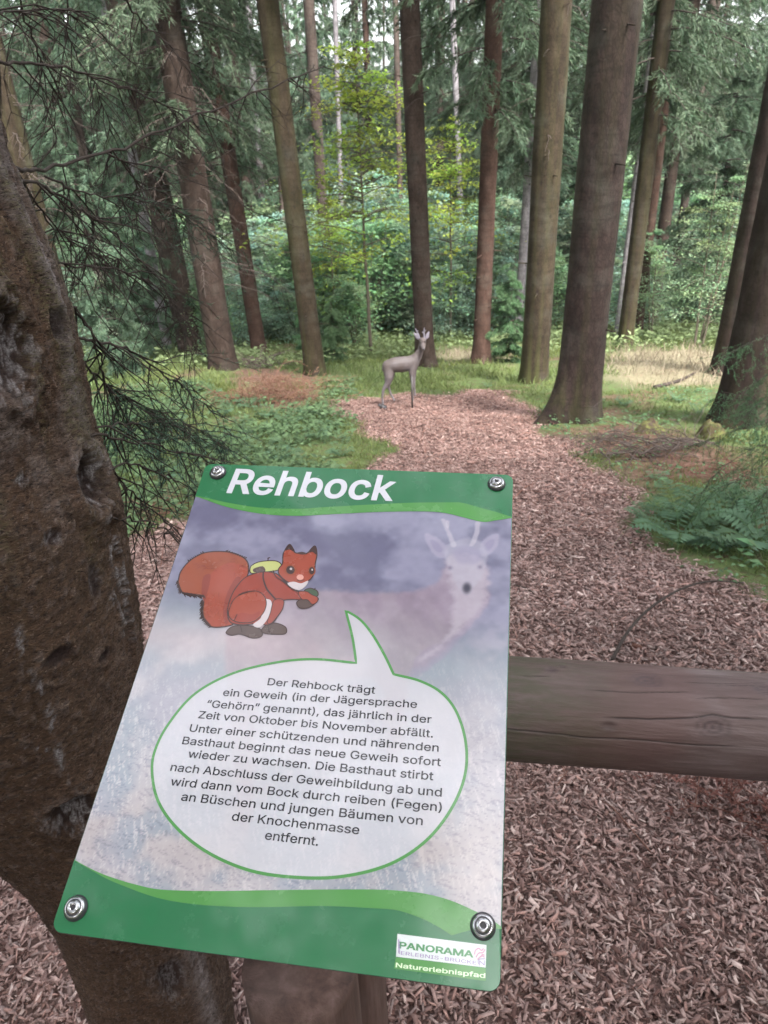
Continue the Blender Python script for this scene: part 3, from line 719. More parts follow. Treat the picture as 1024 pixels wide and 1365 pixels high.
# ------------------------------------------------------------------ large foreground trunk
TY = 0.86                                   # distance of the trunk axis
prof = [  # photo row, left edge, right edge
 (-260, -420, -70), (-60, -365, -48), (100, -335, -22), (220, -322, 2), (300, -318, 38), (370, -312, 72), (430, -300, 97), (480, -292, 112), (540, -285, 122), (600, -280, 128), (650, -274, 148),
 (700, -262, 163), (760, -245, 172), (830, -222, 184), (880, -196, 192), (940, -150, 200), (1000, -92, 212), (1060, -30, 235), (1110, 28, 262), (1180, 72, 282), (1260, 100, 300), (1340, 128, 316), (1420, 150, 322), (1500, 150, 335), (1620, 130, 370)]
rowsz = []; 
for (py, xl, xr) in prof:
    xr -= 6+11*math.exp(-((py-500)/110)**2)
    a = at_y(xl, py, TY); b = at_y(xr, py, TY); rowsz.append(((a[2]+b[2])/2, (a[0]+b[0])/2, (b[0]-a[0])/2))
rowsz = np.array(rowsz)[::-1]
zmin = -0.20; zz = np.concatenate([np.linspace(zmin, 2.15, 520), np.linspace(2.2, 9, 60)])
cx = np.interp(zz, rowsz[:, 0], rowsz[:, 1]); rr = np.interp(zz, rowsz[:, 0], rowsz[:, 2])
top = zz > rowsz[-1, 0]; cx[top] = rowsz[-1, 1]-(zz[top]-rowsz[-1, 0])*.06; rr[top] = rowsz[-1, 2]*(1-.07*(zz[top]-rowsz[-1, 0]))
ker = np.hanning(17); ker /= ker.sum(); sm = lambda a: np.convolve(np.pad(a, 8, 'edge'), ker, 'valid')
cx = sm(cx); rr = sm(rr)*.96
th = np.arange(420)/420*2*np.pi
TH, ZZ = np.meshgrid(th, zz); CX = cx[:, None]; RR = rr[:, None]
arc = TH*.17
def surf_uv(px, py):
    """photo pixel -> (theta, z) on the facing side of the trunk"""
    d = ray(px, py); o = EYE
    for yy in np.linspace(.4, TY, 240):
        p = o+d*(yy/d[1]); c_ = np.interp(p[2], zz, cx); r_ = np.interp(p[2], zz, rr)
        if (p[0]-c_)**2+(p[1]-TY)**2 <= r_*r_: return math.atan2(p[1]-TY, p[0]-c_) % (2*math.pi), p[2]
    p = o+d*(TY/d[1]); c_ = np.interp(p[2], zz, cx)
    return (0.0 if p[0] > c_ else math.pi), p[2]
def gauss(px, py, ra, rz_, ang=0):
    t0, z0 = surf_uv(px, py); da = np.arctan2(np.sin(TH-t0), np.cos(TH-t0))*.17; dz = ZZ-z0
    ca, sa = math.cos(ang), math.sin(ang); u = da*ca+dz*sa; v_ = -da*sa+dz*ca
    return u/ra, v_/rz_
disp = (fbm(TH*7, ZZ*9, 301, 4)-.5)*.004+(fbm(TH*2, ZZ*2, 305, 2)-.5)*.022
plates = fbm(TH*16+fbm(TH*6, ZZ*20, 1)*2, ZZ*75+fbm(TH*5, ZZ*9, 2)*3, 311, 4)
disp += (np.abs(plates-.5)*-.0045+.001)+(fbm(TH*60, ZZ*200, 313, 3)-.5)*.0040
resin = np.zeros_like(disp); dark = np.zeros_like(disp); moss = np.zeros_like(disp); pale = np.zeros_like(disp)
nz = fbm(TH*22, ZZ*70, 321, 4)
# wounds with swollen rims: (px, py, ra, rz, depth, resin)
for (px, py, ra, rz_, dep, rs) in ((118, 642, .024, .034, .020, .9), (78, 432, .012, .018, .007, .1), (4, 470, .034, .045, .020, .9), (128, 775, .010, .022, .004, .25), (70, 717, .012, .010, .004, .5), (28, 638, .007, .006, .003, 1.0),
                                   (75, 875, .016, .010, .006, 0), (140, 875, .012, .010, .006, 0), (95, 1080, .030, .030, .015, .75), (225, 1300, .03, .05, .012, .5)):
    u, v_ = gauss(px, py, ra, rz_); q = np.sqrt(u*u+v_*v_)*(1+.45*(nz-.5)+.4*(vnoise(TH*9, ZZ*30, 5)-.5))
    disp += -dep*.75*np.exp(-q**4)+dep*.62*np.exp(-((q-1.35)/.42)**2)
    dark = np.maximum(dark, np.exp(-(q/1.05)**6)*.85); resin = np.maximum(resin, rs*ss(.42, .54, nz)*ss(.40, .52, fbm(TH*60, ZZ*220, 337, 3))*np.exp(-(q/1.35)**4))
# resin runs
for pts, wd in (([(10, 780), (28, 870), (60, 930), (78, 1010), (95, 1055)], .0035), ([(134, 690), (148, 740), (165, 800)], .004), ([(150, 800), (170, 850)], .007), ([(142, 690), (160, 740), (180, 830)], .003), ([(28, 995), (62, 998)], .0012), ([(0, 420), (14, 455), (30, 490)], .008)):
    uvs = np.array([surf_uv(*p) for p in pts]); dmin = np.full(TH.shape, 9.)
    for (t0, z0), (t1, z1) in zip(uvs[:-1], uvs[1:]):
        ax = np.arctan2(np.sin(TH-t0), np.cos(TH-t0))*.17; az = ZZ-z0; bx = math.atan2(math.sin(t1-t0), math.cos(t1-t0))*.17; bz = z1-z0
        t = np.clip((ax*bx+az*bz)/(bx*bx+bz*bz), 0, 1); dmin = np.minimum(dmin, np.hypot(ax-t*bx, az-t*bz))
    m = np.exp(-(dmin/(wd*(.3+1.6*nz)))**2)*ss(.40, .55, fbm(TH*12, ZZ*45, 333))*ss(.42, .52, fbm(TH*70, ZZ*260, 335, 3)); resin = np.maximum(resin, m); disp += .003*m
# lens-shaped bark warts
r = np.random.default_rng(77)
lent = ss(.66, .74, vnoise(TH*34, ZZ*150, 81)); disp += .0022*lent
pale += .2*lent
hgt = ZZ
pale += .8*ss(.40, .58, fbm(TH*3, ZZ*4, 341))*ss(1.12, 1.42, hgt)
pale += .35*ss(.52, .70, fbm(TH*4, ZZ*7, 345))*ss(1.1, 1.4, hgt)
moss += .8*ss(.42, .62, fbm(TH*3.3, ZZ*3.1, 351))*ss(1.0, 1.3, hgt)
edge = np.exp(-((np.arctan2(np.sin(TH-6.1), np.cos(TH-6.1)))/.35)**2); pale = np.maximum(pale, edge*.15*ss(.4, .6, nz)*(ZZ < 1.0))
pale = np.maximum(pale, np.exp(-((np.arctan2(np.sin(TH-5.75), np.cos(TH-5.75)))/.16)**2)*1.0*(ZZ < .45))
RD = RR+disp
V = np.stack([CX+RD*np.cos(TH), TY+RD*np.sin(TH), ZZ], -1)
org = np.array([cx[0], TY, 0.0]); V = (V-org).reshape(-1, 3)
nr, ns = TH.shape; i, j = np.meshgrid(np.arange(nr-1), np.arange(ns), indexing='ij'); j2 = (j+1) % ns
F = np.stack([i*ns+j, i*ns+j2, (i+1)*ns+j2, (i+1)*ns+j], -1).reshape(-1, 4)
s = NT('foreground_bark'); v = s.obj((1, 1, 1.0)); v3 = s.obj((1, 1, 3.2))
n1 = s.noise(18, 6, .7, v3); n2 = s.noise(120, 5, .7, v3); n3 = s.noise(5, 5, .65, v); n4 = s.noise(420, 3, .7, v); n6 = s.noise(70, 6, .75, s.obj((1, 1, 2.6)), .9); vr = s.n('TexVoronoi'); vr.feature = 'DISTANCE_TO_EDGE'; vr.inputs['Scale'].default_value = 62; s.set(vr.inputs['Vector'], s.mix(.06, s.obj((1, 1, 1.9)), s.n('TexNoise').outputs['Color'])); crk = s.maprange(vr.outputs['Distance'], .0, .13)
c = s.ramp(s.mix(.45, n1, n2), [(.30, (.045, .024, .016)), (.45, (.105, .058, .036)), (.60, (.170, .100, .064)), (.75, (.25, .17, .12))])
c = s.mix(s.maprange(n3, .4, .7, 0, .5), c, s.mix(n2, (.065, .038, .022), (.135, .088, .055)))
gl = s.mix(s.maprange(n2, .35, .65), (.20, .17, .165), (.42, .36, .36))
c = s.mix(s.maprange(n6, .50, .38, 0, .7), c, (.022, .012, .009))
c = s.mix(s.math('MULTIPLY', s.maprange(crk, .7, 0), s.maprange(n1, .45, .65, 0, .4)), c, (.03, .018, .012))
c = s.mix(s.math('MULTIPLY', s.attr('pale', 'Fac'), s.maprange(n1, .35, .6, .2, 1), True), c, gl)
c = s.mix(s.math('MULTIPLY', s.attr('moss', 'Fac'), s.maprange(n2, .42, .62), True), c, (.13, .12, .05))
f1 = s.noise(210, 3, .7, s.obj((1, 1, 1.5)), .3); f2 = s.noise(150, 4, .7, s.obj((1, 1, 3.6)), .8)
c = s.mix(s.maprange(f2, .44, .38, 0, .85), c, (.018, .011, .009)); c = s.mix(s.math('MULTIPLY', s.maprange(f1, .60, .66, 0, .75), s.maprange(n1, .4, .6, .3, 1)), c, (.33, .24, .185))
c = s.mix(s.attr('dark', 'Fac'), c, (.035, .020, .020))
c = s.mix(s.math('MULTIPLY', s.attr('resin', 'Fac'), s.maprange(n2, .3, .5, .4, 1), True), c, s.mix(s.maprange(n4, .35, .65), (.14, .12, .12), (.56, .53, .55)))
s.base(c).rough(.82, .3); s.bump(s.math('ADD', s.math('ADD', n2, s.math('MULTIPLY', n4, .5)), s.math('ADD', s.math('ADD', s.math('MULTIPLY', n6, .9), s.math('MULTIPLY', s.maprange(f2, .36, .5), .5)), s.math('MULTIPLY', crk, .16))), 1.0, .007)
bt = thing('spruce_tree', 'large scarred spruce trunk with white resin wounds in the left foreground, touching the sign', 'tree', org)
link('trunk', mesh('trunk', V, F, s.m, None, True, {'resin': resin.ravel(), 'dark': dark.ravel(), 'moss': moss.ravel(), 'pale': pale.ravel()}), bt)
cr = link('crown', CROWNS['near_high'][0], bt); lm = link('limbs', CROWNS['near_high'][1], bt)

# dead branches reaching out of the foreground trunk: (photo points, distances), radius, twigs per metre, needles
def near_branch(pts, deps, r0, tw, nd, seed, tl=.16, droop=.8, parent=bt, mat='twig', fuzz=.2):
    r = np.random.default_rng(seed)
    Q = np.array([at_depth(p[0], p[1], d) for p, d in zip(pts, np.interp(np.linspace(0, 1, len(pts)), np.linspace(0, 1, len(deps)), deps))])-org
    Q = smoothline(Q, 7); n = len(Q); Q[1:-1] += r.normal(0, .0022, (n-2, 3))
    g = Geo(); u = np.linspace(0, 1, n); add_tube(g, Q, r0*.30*(1-.75*u)+.0006, 7)
    seg = np.linalg.norm(np.diff(Q, axis=0), axis=1); cum = np.concatenate([[0], np.cumsum(seg)]); Lt = cum[-1]
    q = int(tw*Lt); s_ = r.uniform(.08, 1, q)*Lt; P0 = np.stack([np.interp(s_, cum, Q[:, k]) for k in range(3)], -1)
    T = unit(np.stack([np.interp(np.minimum(s_+.02, Lt), cum, Q[:, k]) for k in range(3)], -1)-np.stack([np.interp(s_-.02, cum, Q[:, k]) for k in range(3)], -1))
    S = unit(np.cross(T, [0, 0, 1.0]))*r.choice([-1, 1], (q, 1))
    d = unit(T*r.uniform(.2, .9, (q, 1))+S*r.uniform(.1, .8, (q, 1))+np.array([0, 0, -1])*r.uniform(-.25, 1, (q, 1))*droop)
    L = tl*r.uniform(.35, 1.5, q)*(1.25-s_/Lt)**.5; k4 = 4; P = P0; rad = np.full(q, .0016); NP = []; NDr = []
    for k in range(k4):
        d2 = unit(d+r.normal(0, .18, (q, 3))+np.array([0, 0, -.16])); Pn = P+d2*(L/k4)[:, None]
        g.add(*segs(P, Pn, rad, rad*.78)); rad = rad*.78
        b = r.random(q) < .75; m_ = int(b.sum())
        if m_:
            dd = unit(d2[b]+r.normal(0, .65, (m_, 3))+np.array([0, 0, -.2])); l2 = L[b]*r.uniform(.15, .45, m_); Pe = Pn[b]+dd*l2[:, None]
            g.add(*segs(Pn[b], Pe, np.full(m_, .0009), np.full(m_, .0004))); NP.append((Pn[b], Pe))
        NP.append((P, Pn)); P = Pn; d = d2
    wood = g.mesh('branch', M[mat], True); br = link('branch', wood, parent)
    if nd:
        A = np.vstack([a for a, b in NP]); B = np.vstack([b for a, b in NP]); m_ = int(nd*np.linalg.norm(B-A, axis=1).sum()); m_ = int(m_*(.26 if parent is bt else .45)); i_ = r.choice(len(A), m_, p=(lambda w_: w_/w_.sum())(np.linalg.norm(B-A, axis=1)))
        t = r.random((m_, 1)); p = A[i_]+(B[i_]-A[i_])*t; ax = unit(B[i_]-A[i_]); dn = unit(ax*.7+r.normal(0, .6, (m_, 3)))
        gn = Geo().add(*blades(p, dn, r.uniform(.009, .015, m_)*(1 if parent is bt else 1.5), np.full(m_, .0015 if parent is bt else .0030), None, r.uniform(.35, .7, (m_, 1))*np.array([[.95, 1, .95]])))
        nn = link('needles', gn.mesh('needles', M['needle_near'] if parent is bt else M['needle_bright']), br); nn['kind'] = 'stuff'
    return br
NB = [
 ([(12, 222), (60, 225), (150, 200), (250, 160), (350, 120), (432, 88)], (.95, 1.7), .0085, 26, 0),
 ([(-40, 78), (40, 85), (110, 95), (180, 120), (235, 150), (285, 185)], (1.0, 1.6), .0065, 38, 0),
 ([(14, 232), (60, 250), (110, 280), (160, 318), (205, 365), (240, 420), (262, 470)], (.9, 1.6), .0055, 40, 100),
 ([(52, 352), (100, 352), (165, 362), (215, 385), (250, 420)], (.95, 1.5), .004, 34, 0),
 ([(60, 368), (95, 405), (125, 452), (138, 500), (150, 560)], (.92, 1.1), .0045, 40, 0),
 ([(100, 450), (160, 462), (210, 492), (250, 522), (286, 552)], (.95, 1.6), .005, 46, 500),
 ([(105, 478), (150, 520), (200, 550), (250, 570), (300, 590)], (.95, 1.7), .0035, 60, 1100),
 ([(120, 582), (180, 588), (240, 603), (300, 622)], (.93, 1.3), .0042, 30, 200),
 ([(128, 570), (180, 565), (240, 560), (300, 600)], (.95, 1.6), .003, 55, 1200),
 ([(135, 626), (180, 620), (225, 635), (270, 660)], (.95, 1.3), .0035, 26, 0),
 ([(140, 612), (170, 650), (215, 690), (260, 730)], (.95, 1.5), .003, 30, 0),
 ([(150, 690), (190, 695), (230, 712), (250, 730)], (.95, 1.3), .0028, 24, 0),
 ([(60, 235), (120, 258), (190, 262), (250, 290), (300, 330)], (1.0, 1.8), .0035, 50, 700),
 ([(20, 225), (70, 300), (110, 330), (160, 345)], (.95, 1.5), .003, 50, 0),
 ([(150, 200), (175, 230), (185, 265), (180, 300)], (1.2, 1.5), .0028, 40, 0),
 ([(165, -10), (190, 30), (225, 60), (260, 110)], (1.5, 1.9), .006, 45, 0),
 ([(20, -20), (45, 60), (70, 120), (75, 190)], (1.2, 1.5), .004, 48, 0),
 ([(90, -20), (95, 60), (130, 120), (150, 180)], (1.4, 1.7), .004, 52, 0),
 ([(-20, 10), (20, 15), (80, 12), (120, 20)], (1.0, 1.4), .004, 48, 0),
]
for k, (pts, deps, r0, tw, nd) in enumerate(NB): near_branch(pts, deps, r0, tw, nd, 500+k)

# ------------------------------------------------------------------ rail and posts
s = NT('weathered_rail'); tc = s.n('TexCoord'); mp = s.n('Mapping'); s.set(mp.inputs['Vector'], tc.outputs['Object']); mp.inputs['Scale'].default_value = (2.6, 22, 22); vg = mp.outputs[0]
mp2 = s.n('Mapping'); s.set(mp2.inputs['Vector'], tc.outputs['Object']); mp2.inputs['Scale'].default_value = (.7, 9, 9); vc = mp2.outputs[0]
n1 = s.noise(3, 6, .65, vg, .3); n2 = s.noise(4, 4, .6, s.obj((1, 1, 1))); n3 = s.noise(90, 3, .7, s.obj((.25, 1, 1)))
c = s.ramp(n1, [(.25, (.050, .036, .035)), (.5, (.105, .080, .080)), (.75, (.185, .152, .160))])
c = s.mix(s.maprange(n2, .42, .66, 0, .75), c, s.mix(n1, (.055, .028, .026), (.125, .07, .065)))
sp = s.n('SeparateXYZ'); s.set(sp.inputs[0], tc.outputs['Object'])
c = s.mix(s.math('MULTIPLY', s.maprange(sp.outputs[0], .40, .24), s.maprange(n3, .35, .6, .2, .8), True), c, (.05, .052, .028))
kn = s.attr('knot', 'Fac'); c = s.mix(kn, c, (.05, .032, .035)); crk = s.attr('crack', 'Fac'); c = s.mix(crk, c, (.010, .007, .008))
s.base(c).rough(.62, .35); s.bump(s.math('ADD', n1, s.math('MULTIPLY', n3, .4)), .5, .004); M['rail'] = s.m
A = at_depth(681, 944, .935); B = at_depth(1024, 968, .905); B[2] = A[2]+(B[2]-A[2])*1.0
dv = unit(B-A); start = A-dv*.245; Lr = 2.3
yv = unit(np.cross([0, 0, 1.0], dv)); zv = np.cross(dv, yv)
nx, na = 520, 420; xs = np.linspace(0, Lr, nx); an = np.arange(na)/na*2*np.pi
XX, AA = np.meshgrid(xs, an, indexing='ij'); x0 = .245
rad = .0645+.0016*(fbm(XX*3, AA*1.5, 9)-.5)*2+.0007*(fbm(XX*6, AA*16, 12)-.5)
crack = np.zeros_like(XX); knot = np.zeros_like(XX)
def rail_uv(px, py):
    d = ray(px, py)
    for t in np.linspace(.6, 1.1, 1500):
        p = EYE+d*t-start; a_ = p@dv; yy = p@yv; zc = p@zv
        if math.hypot(yy, zc) <= .0665: return a_, math.atan2(zc, yy)
    p = EYE+d*.9-start; return p@dv, math.atan2(p@zv, p@yv)
for px, py, sz in ((862, 906, .012), (952, 970, .013), (1018, 918, .009), (735, 892, .006), (750, 888, .004), (812, 968, .006)):
    a_, b_ = rail_uv(px, py); q = np.hypot((XX-a_)/(sz*1.5), np.arctan2(np.sin(AA-b_), np.cos(AA-b_))*.0665/sz)*(1+.3*(vnoise(XX*90, AA*9, 4)-.5))
    knot = np.maximum(knot, np.exp(-q**4)*(.55+.4*np.sin(q*16))); rad += .0012*np.exp(-((q-1.1)/.6)**2)-.001*np.exp(-(q/.6)**2)
for pts, wd in (([(780, 918), (850, 923), (930, 920)], .0009), ([(800, 957), (870, 959), (925, 956), (950, 952), (975, 957), (1024, 959)], .0013), ([(640, 970), (700, 975), (780, 984), (860, 988), (930, 994), (990, 996)], .0012), ([(920, 930), (960, 929), (1024, 932)], .0007), ([(905, 907), (960, 910), (1024, 910)], .0007), ([(683, 899), (745, 901)], .0007), ([(945, 913), (1024, 913)], .0005)):
    uv = np.array([rail_uv(*p) for p in pts]); o_ = np.argsort(uv[:, 0]); uv = uv[o_]
    ac = np.interp(XX, uv[:, 0], uv[:, 1])+.03*(fbm(XX*30, XX*0+1, 19)-.5); m = ((XX > uv[0, 0]) & (XX < uv[-1, 0]))
    e = np.clip(np.minimum(XX-uv[0, 0], uv[-1, 0]-XX)/.02, 0, 1); q = np.abs(AA-ac); q = np.minimum(q, 2*np.pi-q)*.0665/(wd*.62*(.4+.6*e))
    k_ = np.exp(-q**2)*m*e; crack = np.maximum(crack, k_); rad -= .0016*k_
V = start+XX[..., None]*dv+(rad*np.cos(AA))[..., None]*yv+(rad*np.sin(AA))[..., None]*zv
ro = start.copy(); Vl = np.stack([XX, rad*np.cos(AA), rad*np.sin(AA)], -1).reshape(-1, 3)
Vl = np.vstack([Vl, [[-.002, 0, 0], [Lr+.002, 0, 0]]])
i, j = np.meshgrid(np.arange(nx-1), np.arange(na), indexing='ij'); j2 = (j+1) % na
F = np.stack([i*na+j, i*na+j2, (i+1)*na+j2, (i+1)*na+j], -1).reshape(-1, 4)[:, ::-1]
k = np.arange(na); k2 = (k+1) % na; CF = np.vstack([np.stack([k, k2, np.full(na, nx*na)], -1), np.stack([(nx-1)*na+k2, (nx-1)*na+k, np.full(na, nx*na+1)], -1)])
rl = link('fence_rail', mesh('fence_rail', Vl, [F, CF], M['rail'], None, True, {'crack': np.append(crack.ravel(), [0, 0]), 'knot': np.append(knot.ravel(), [0, 0])}))
rl.matrix_world = Matrix(((dv[0], yv[0], zv[0], ro[0]), (dv[1], yv[1], zv[1], ro[1]), (dv[2], yv[2], zv[2], ro[2]), (0, 0, 0, 1)))
rl['label'] = 'round weathered wooden rail crossing the chip path right of the sign'; rl['category'] = 'fence rail'
s = NT('post_wood'); v = s.obj((14, 14, .8)); n1 = s.noise(3, 6, .65, v, .3); n2 = s.noise(5, 4, .6, s.obj()); n3 = s.noise(80, 3, .7, s.obj((1, 1, .2)))
c = s.ramp(n1, [(.25, (.03, .018, .015)), (.5, (.08, .048, .04)), (.78, (.15, .10, .09))]); c = s.mix(s.maprange(n2, .5, .7, 0, .6), c, (.10, .075, .07))
s.base(c).rough(.8, .3); s.bump(s.math('ADD', n1, s.math('MULTIPLY', n3, .5)), .7, .005); M['post'] = s.m
def post(label, x, y, r0, h, seed, topcut=0, cat='post'):
    zb = float(gz(x, y)); g = Geo(); n = 60; sd = 64; z = np.linspace(-.25, h, n); a = np.arange(sd)/sd*2*np.pi; Z_, A_ = np.meshgrid(z, a, indexing='ij')
    rr_ = r0*(1+.05*(fbm(A_*1.2, Z_*2, seed)-.5)+.02*(fbm(A_*7, Z_*2, seed+1)-.5)); V = np.stack([rr_*np.cos(A_), rr_*np.sin(A_), Z_], -1).reshape(-1, 3)
    i, j = np.meshgrid(np.arange(n-1), np.arange(sd), indexing='ij'); j2 = (j+1) % sd
    g.add(V, np.stack([i*sd+j, i*sd+j2, (i+1)*sd+j2, (i+1)*sd+j], -1).reshape(-1, 4)); k = np.arange(sd)
    g.v.append(np.array([[0, 0, h]])); g.c.append(np.ones((1, 3))*.5); g.f.setdefault(3, []).append(np.stack([(n-1)*sd+k, (n-1)*sd+(k+1) % sd, np.full(sd, n*sd)], -1)); g.n += 1
    return thing('wooden_post', label, cat, (x, y, zb), 0, None, g.mesh('wooden_post', M['post'], True))
P1 = at_depth(393, 1345, .84); P2 = at_y(468, 1350, .72)
post('thick reddish round wooden post under the middle of the sign', P1[0], P1[1]+.055, .069, .80, 3)
post('darker round wooden post behind the thick one, holding the rail', P2[0], .735, .062, .92, 5)

# ------------------------------------------------------------------ the sign
SO = np.array([-0.22500162, -0.28289529, -0.49803729]); SU = np.array([0.29657139, -0.0133112, 0.04322295]); SV = np.array([0.04826148, 0.33079336, -0.23342926])
toW = np.stack([CR, CU, CB], -1)
so = EYE+toW@SO; su = toW@SU; sv = toW@SV; SW, SH = np.linalg.norm(su), np.linalg.norm(sv); su = su/SW; sv = sv-su*(sv@su); sv /= np.linalg.norm(sv); sn = np.cross(su, sv)
def SP(px, py):
    d = ray(px, py); t = ((so-EYE)@sn)/(d@sn); p = EYE+d*t-so; return np.array([p@su, p@sv])
def SPs(pts): return np.array([SP(*p) for p in pts])
def s2px(x, y):
    P = so+x[..., None]*su+y[..., None]*sv-EYE; dep = P@fwd
    return CXP+FPX*(P@CR)/dep, CYP-FPX*(P@CU)/dep
sign = thing('information_sign', 'glossy green and white information panel about the roebuck, titled Rehbock', 'sign', so)
sign.matrix_world = Matrix(((su[0], sv[0], sn[0], so[0]), (su[1], sv[1], sn[1], so[1]), (su[2], sv[2], sn[2], so[2]), (0, 0, 0, 1)))
# plate with rounded corners
def rrect(x0, y0, x1, y1, r_, n=8):
    out = []
    for cx_, cy_, a0 in ((x1-r_, y0+r_, -90), (x1-r_, y1-r_, 0), (x0+r_, y1-r_, 90), (x0+r_, y0+r_, 180)):
        for k in range(n+1):
            a = R(a0+90*k/n); out.append((cx_+r_*math.cos(a), cy_+r_*math.sin(a)))
    return np.array(out)
def printmat(name, c, rough=.22, fac=None, wear=.12):
    s = NT(name); n = s.noise(35, 5, .6, s.obj()); n2 = s.noise(9, 4, .6, s.obj()); n5 = s.noise(900, 2, .5, s.obj())
    cc = c if not isinstance(c, str) else s.attr(c)
    col = s.mix(s.maprange(n2, .35, .75, 0, wear), cc, (.42, .40, .45))
    s.base(col).rough(rough, .5); s.set(s.b.inputs['Roughness'], s.maprange(n, .3, .7, rough*.7, rough*1.5))
    s.b.inputs['Coat Weight'].default_value = .6; s.b.inputs['Coat Roughness'].default_value = .06
    s.bump(s.math('ADD', s.math('MULTIPLY', n, .6), s.math('MULTIPLY', n5, .04)), .12, .0015); return s.m
M['plate'] = printmat('sign_plate_edge', (.03, .11, .07))
M['p_green'] = printmat('print_dark_green', (.017, .150, .056), wear=.05)
M['p_light'] = printmat('print_light_green', (.070, .26, .055), wear=.08)
M['p_white'] = printmat('print_white', (.60, .60, .66), wear=0)
M['p_text'] = printmat('print_text_grey', (.02, .019, .026), wear=0)
M['p_outline'] = printmat('print_bubble_green', (.06, .25, .055), wear=.05)
M['p_photo'] = printmat('print_photo', 'tint', .12, wear=.0)
def M_print(name, c):
    if name not in M: M[name] = printmat(name, c, wear=0.04)
    return M[name]
rc = rrect(0, 0, SW, SH, .0075)
bm_v = []; n_ = len(rc); T_ = .0035; b_ = .0006; ins = rrect(b_, b_, SW-b_, SH-b_, .0070)
rings = [np.c_[rc, np.full(n_, -T_)], np.c_[rc, np.full(n_, -b_)], np.c_[ins, np.zeros(n_)]]
V = np.vstack(rings+[[[SW/2, SH/2, 0], [SW/2, SH/2, -T_]]]); k = np.arange(n_); k2 = (k+1) % n_
F = np.vstack([np.stack([a*n_+k, a*n_+k2, (a+1)*n_+k2, (a+1)*n_+k], -1) for a in range(2)]); F3 = np.vstack([np.stack([2*n_+k, 2*n_+k2, np.full(n_, 3*n_)], -1), np.stack([k2, k, np.full(n_, 3*n_+1)], -1)])
link('plate', mesh('plate', V, [F, F3], M['plate']), sign)

# printed photograph (flat print): colours computed on a fine grid in the plate's own coordinates
NXs, NYs = 340, 460
xs = np.linspace(.0007, SW-.0007, NXs); ys = np.linspace(.001, SH-.001, NYs); XS, YS = np.meshgrid(xs, ys); PX, PY = s2px(XS, YS)
def lin(c): c = np.array(c, float)/255; return np.where(c <= .04045, c/12.92, ((c+.055)/1.055)**2.4)
def pmix(a, b, t): return a*(1-t[..., None])+b*t[..., None]
u_, v_ = XS/SW, YS/SH
blot = fbm(XS*28, YS*34, 401, 4); fine = fbm(XS*160, YS*190, 403, 3); scr = fbm(XS*900+YS*300, YS*140-XS*60, 405, 3); scr2 = fbm(XS*260, YS*900+XS*300, 407, 3)
base_top = pmix(lin((122, 120, 148)), lin((160, 158, 184)), ss(.35, .7, blot))
hor = SP(240, 800)[1]; v_h = (YS-hor)
low = pmix(lin((186, 183, 196)), lin((168, 176, 188)), ss(.35, .65, fbm(XS*9, YS*12, 409)))
low = pmix(low, lin((205, 198, 206)), ss(.45, .7, blot)*.8)
mid = lin((205, 190, 196))*np.ones_like(low)
img = pmix(low, base_top, ss(-.045, .03, v_h+(blot-.5)*.03+.02*(u_-.3)))
band = np.exp(-((v_h+.035)/.018)**2)*ss(.62, .3, u_); img = pmix(img, mid, band*.7)
grs = ss(.58, .72, scr)*ss(.30, -.02, v_-.30); grs2 = ss(.58, .72, scr2)*ss(.32, 0, v_-.2)
img = pmix(img, lin((224, 216, 222)), grs*.75); img = pmix(img, lin((128, 134, 154)), grs2*.6)
warm = np.exp(-((v_-.17)/.10)**2)*ss(.3, .8, blot)*.4; img = pmix(img, lin((205, 186, 178)), warm)
def soft(pts, sgm, nn=6):
    P = smoothline(SPs(pts), nn, True); d = polydist(XS, YS, P); return ss(-sgm, sgm, d+(fine-.5)*sgm*1.5)
body = [(322, 800), (380, 790), (420, 787), (450, 787), (485, 790), (545, 788), (578, 780), (592, 760), (600, 740), (640, 745), (652, 790), (642, 815), (608, 850), (570, 885), (545, 905), (535, 1010), (518, 1010), (508, 915), (460, 905), (420, 915), (350, 925), (335, 1090), (318, 1090), (305, 930), (302, 850)]
mb = soft(body, .0030); img = pmix(img, pmix(lin((180, 152, 162)), lin((196, 172, 178)), ss(.3, .7, fbm(XS*60+YS*30, YS*30, 411))), mb*.48)
img = pmix(img, lin((172, 158, 182)), soft([(560, 870), (600, 850), (640, 812), (650, 800), (600, 868), (548, 905)], .002)*.5)
neck = soft([(596, 745), (606, 800), (596, 850), (560, 880), (600, 850), (640, 812), (650, 775), (640, 745)], .004); img = pmix(img, lin((208, 198, 212)), neck*.6)
for ear in ([(567, 712), (582, 716), (597, 732), (594, 744), (580, 740), (571, 728)], [(665, 712), (652, 714), (640, 728), (642, 742), (654, 738), (664, 726)]):
    img = pmix(img, lin((188, 180, 204)), soft(ear, .0014, 4)*.6)
    c_ = np.mean(ear, axis=0); img = pmix(img, lin((156, 150, 180)), soft([tuple(c_+(np.array(p)-c_)*.5) for p in ear], .001, 4)*.6)
head = soft([(592, 735), (606, 722), (622, 718), (640, 722), (650, 738), (646, 758), (636, 778), (624, 792), (612, 786), (602, 765)], .0018); img = pmix(img, lin((196, 192, 210)), head*.5)
img = pmix(img, lin((168, 162, 190)), soft([(606, 735), (622, 728), (640, 734), (640, 748), (622, 752), (608, 748)], .003)*.6)
for an in ([(588, 693), (594, 693), (600, 708), (608, 726), (602, 728), (596, 712)], [(640, 697), (634, 697), (633, 710), (626, 726), (632, 727), (638, 712)], [(595, 694), (599, 696), (598, 704), (594, 702)]):
    img = pmix(img, lin((214, 206, 220)), soft(an, .0009, 4)*.5)
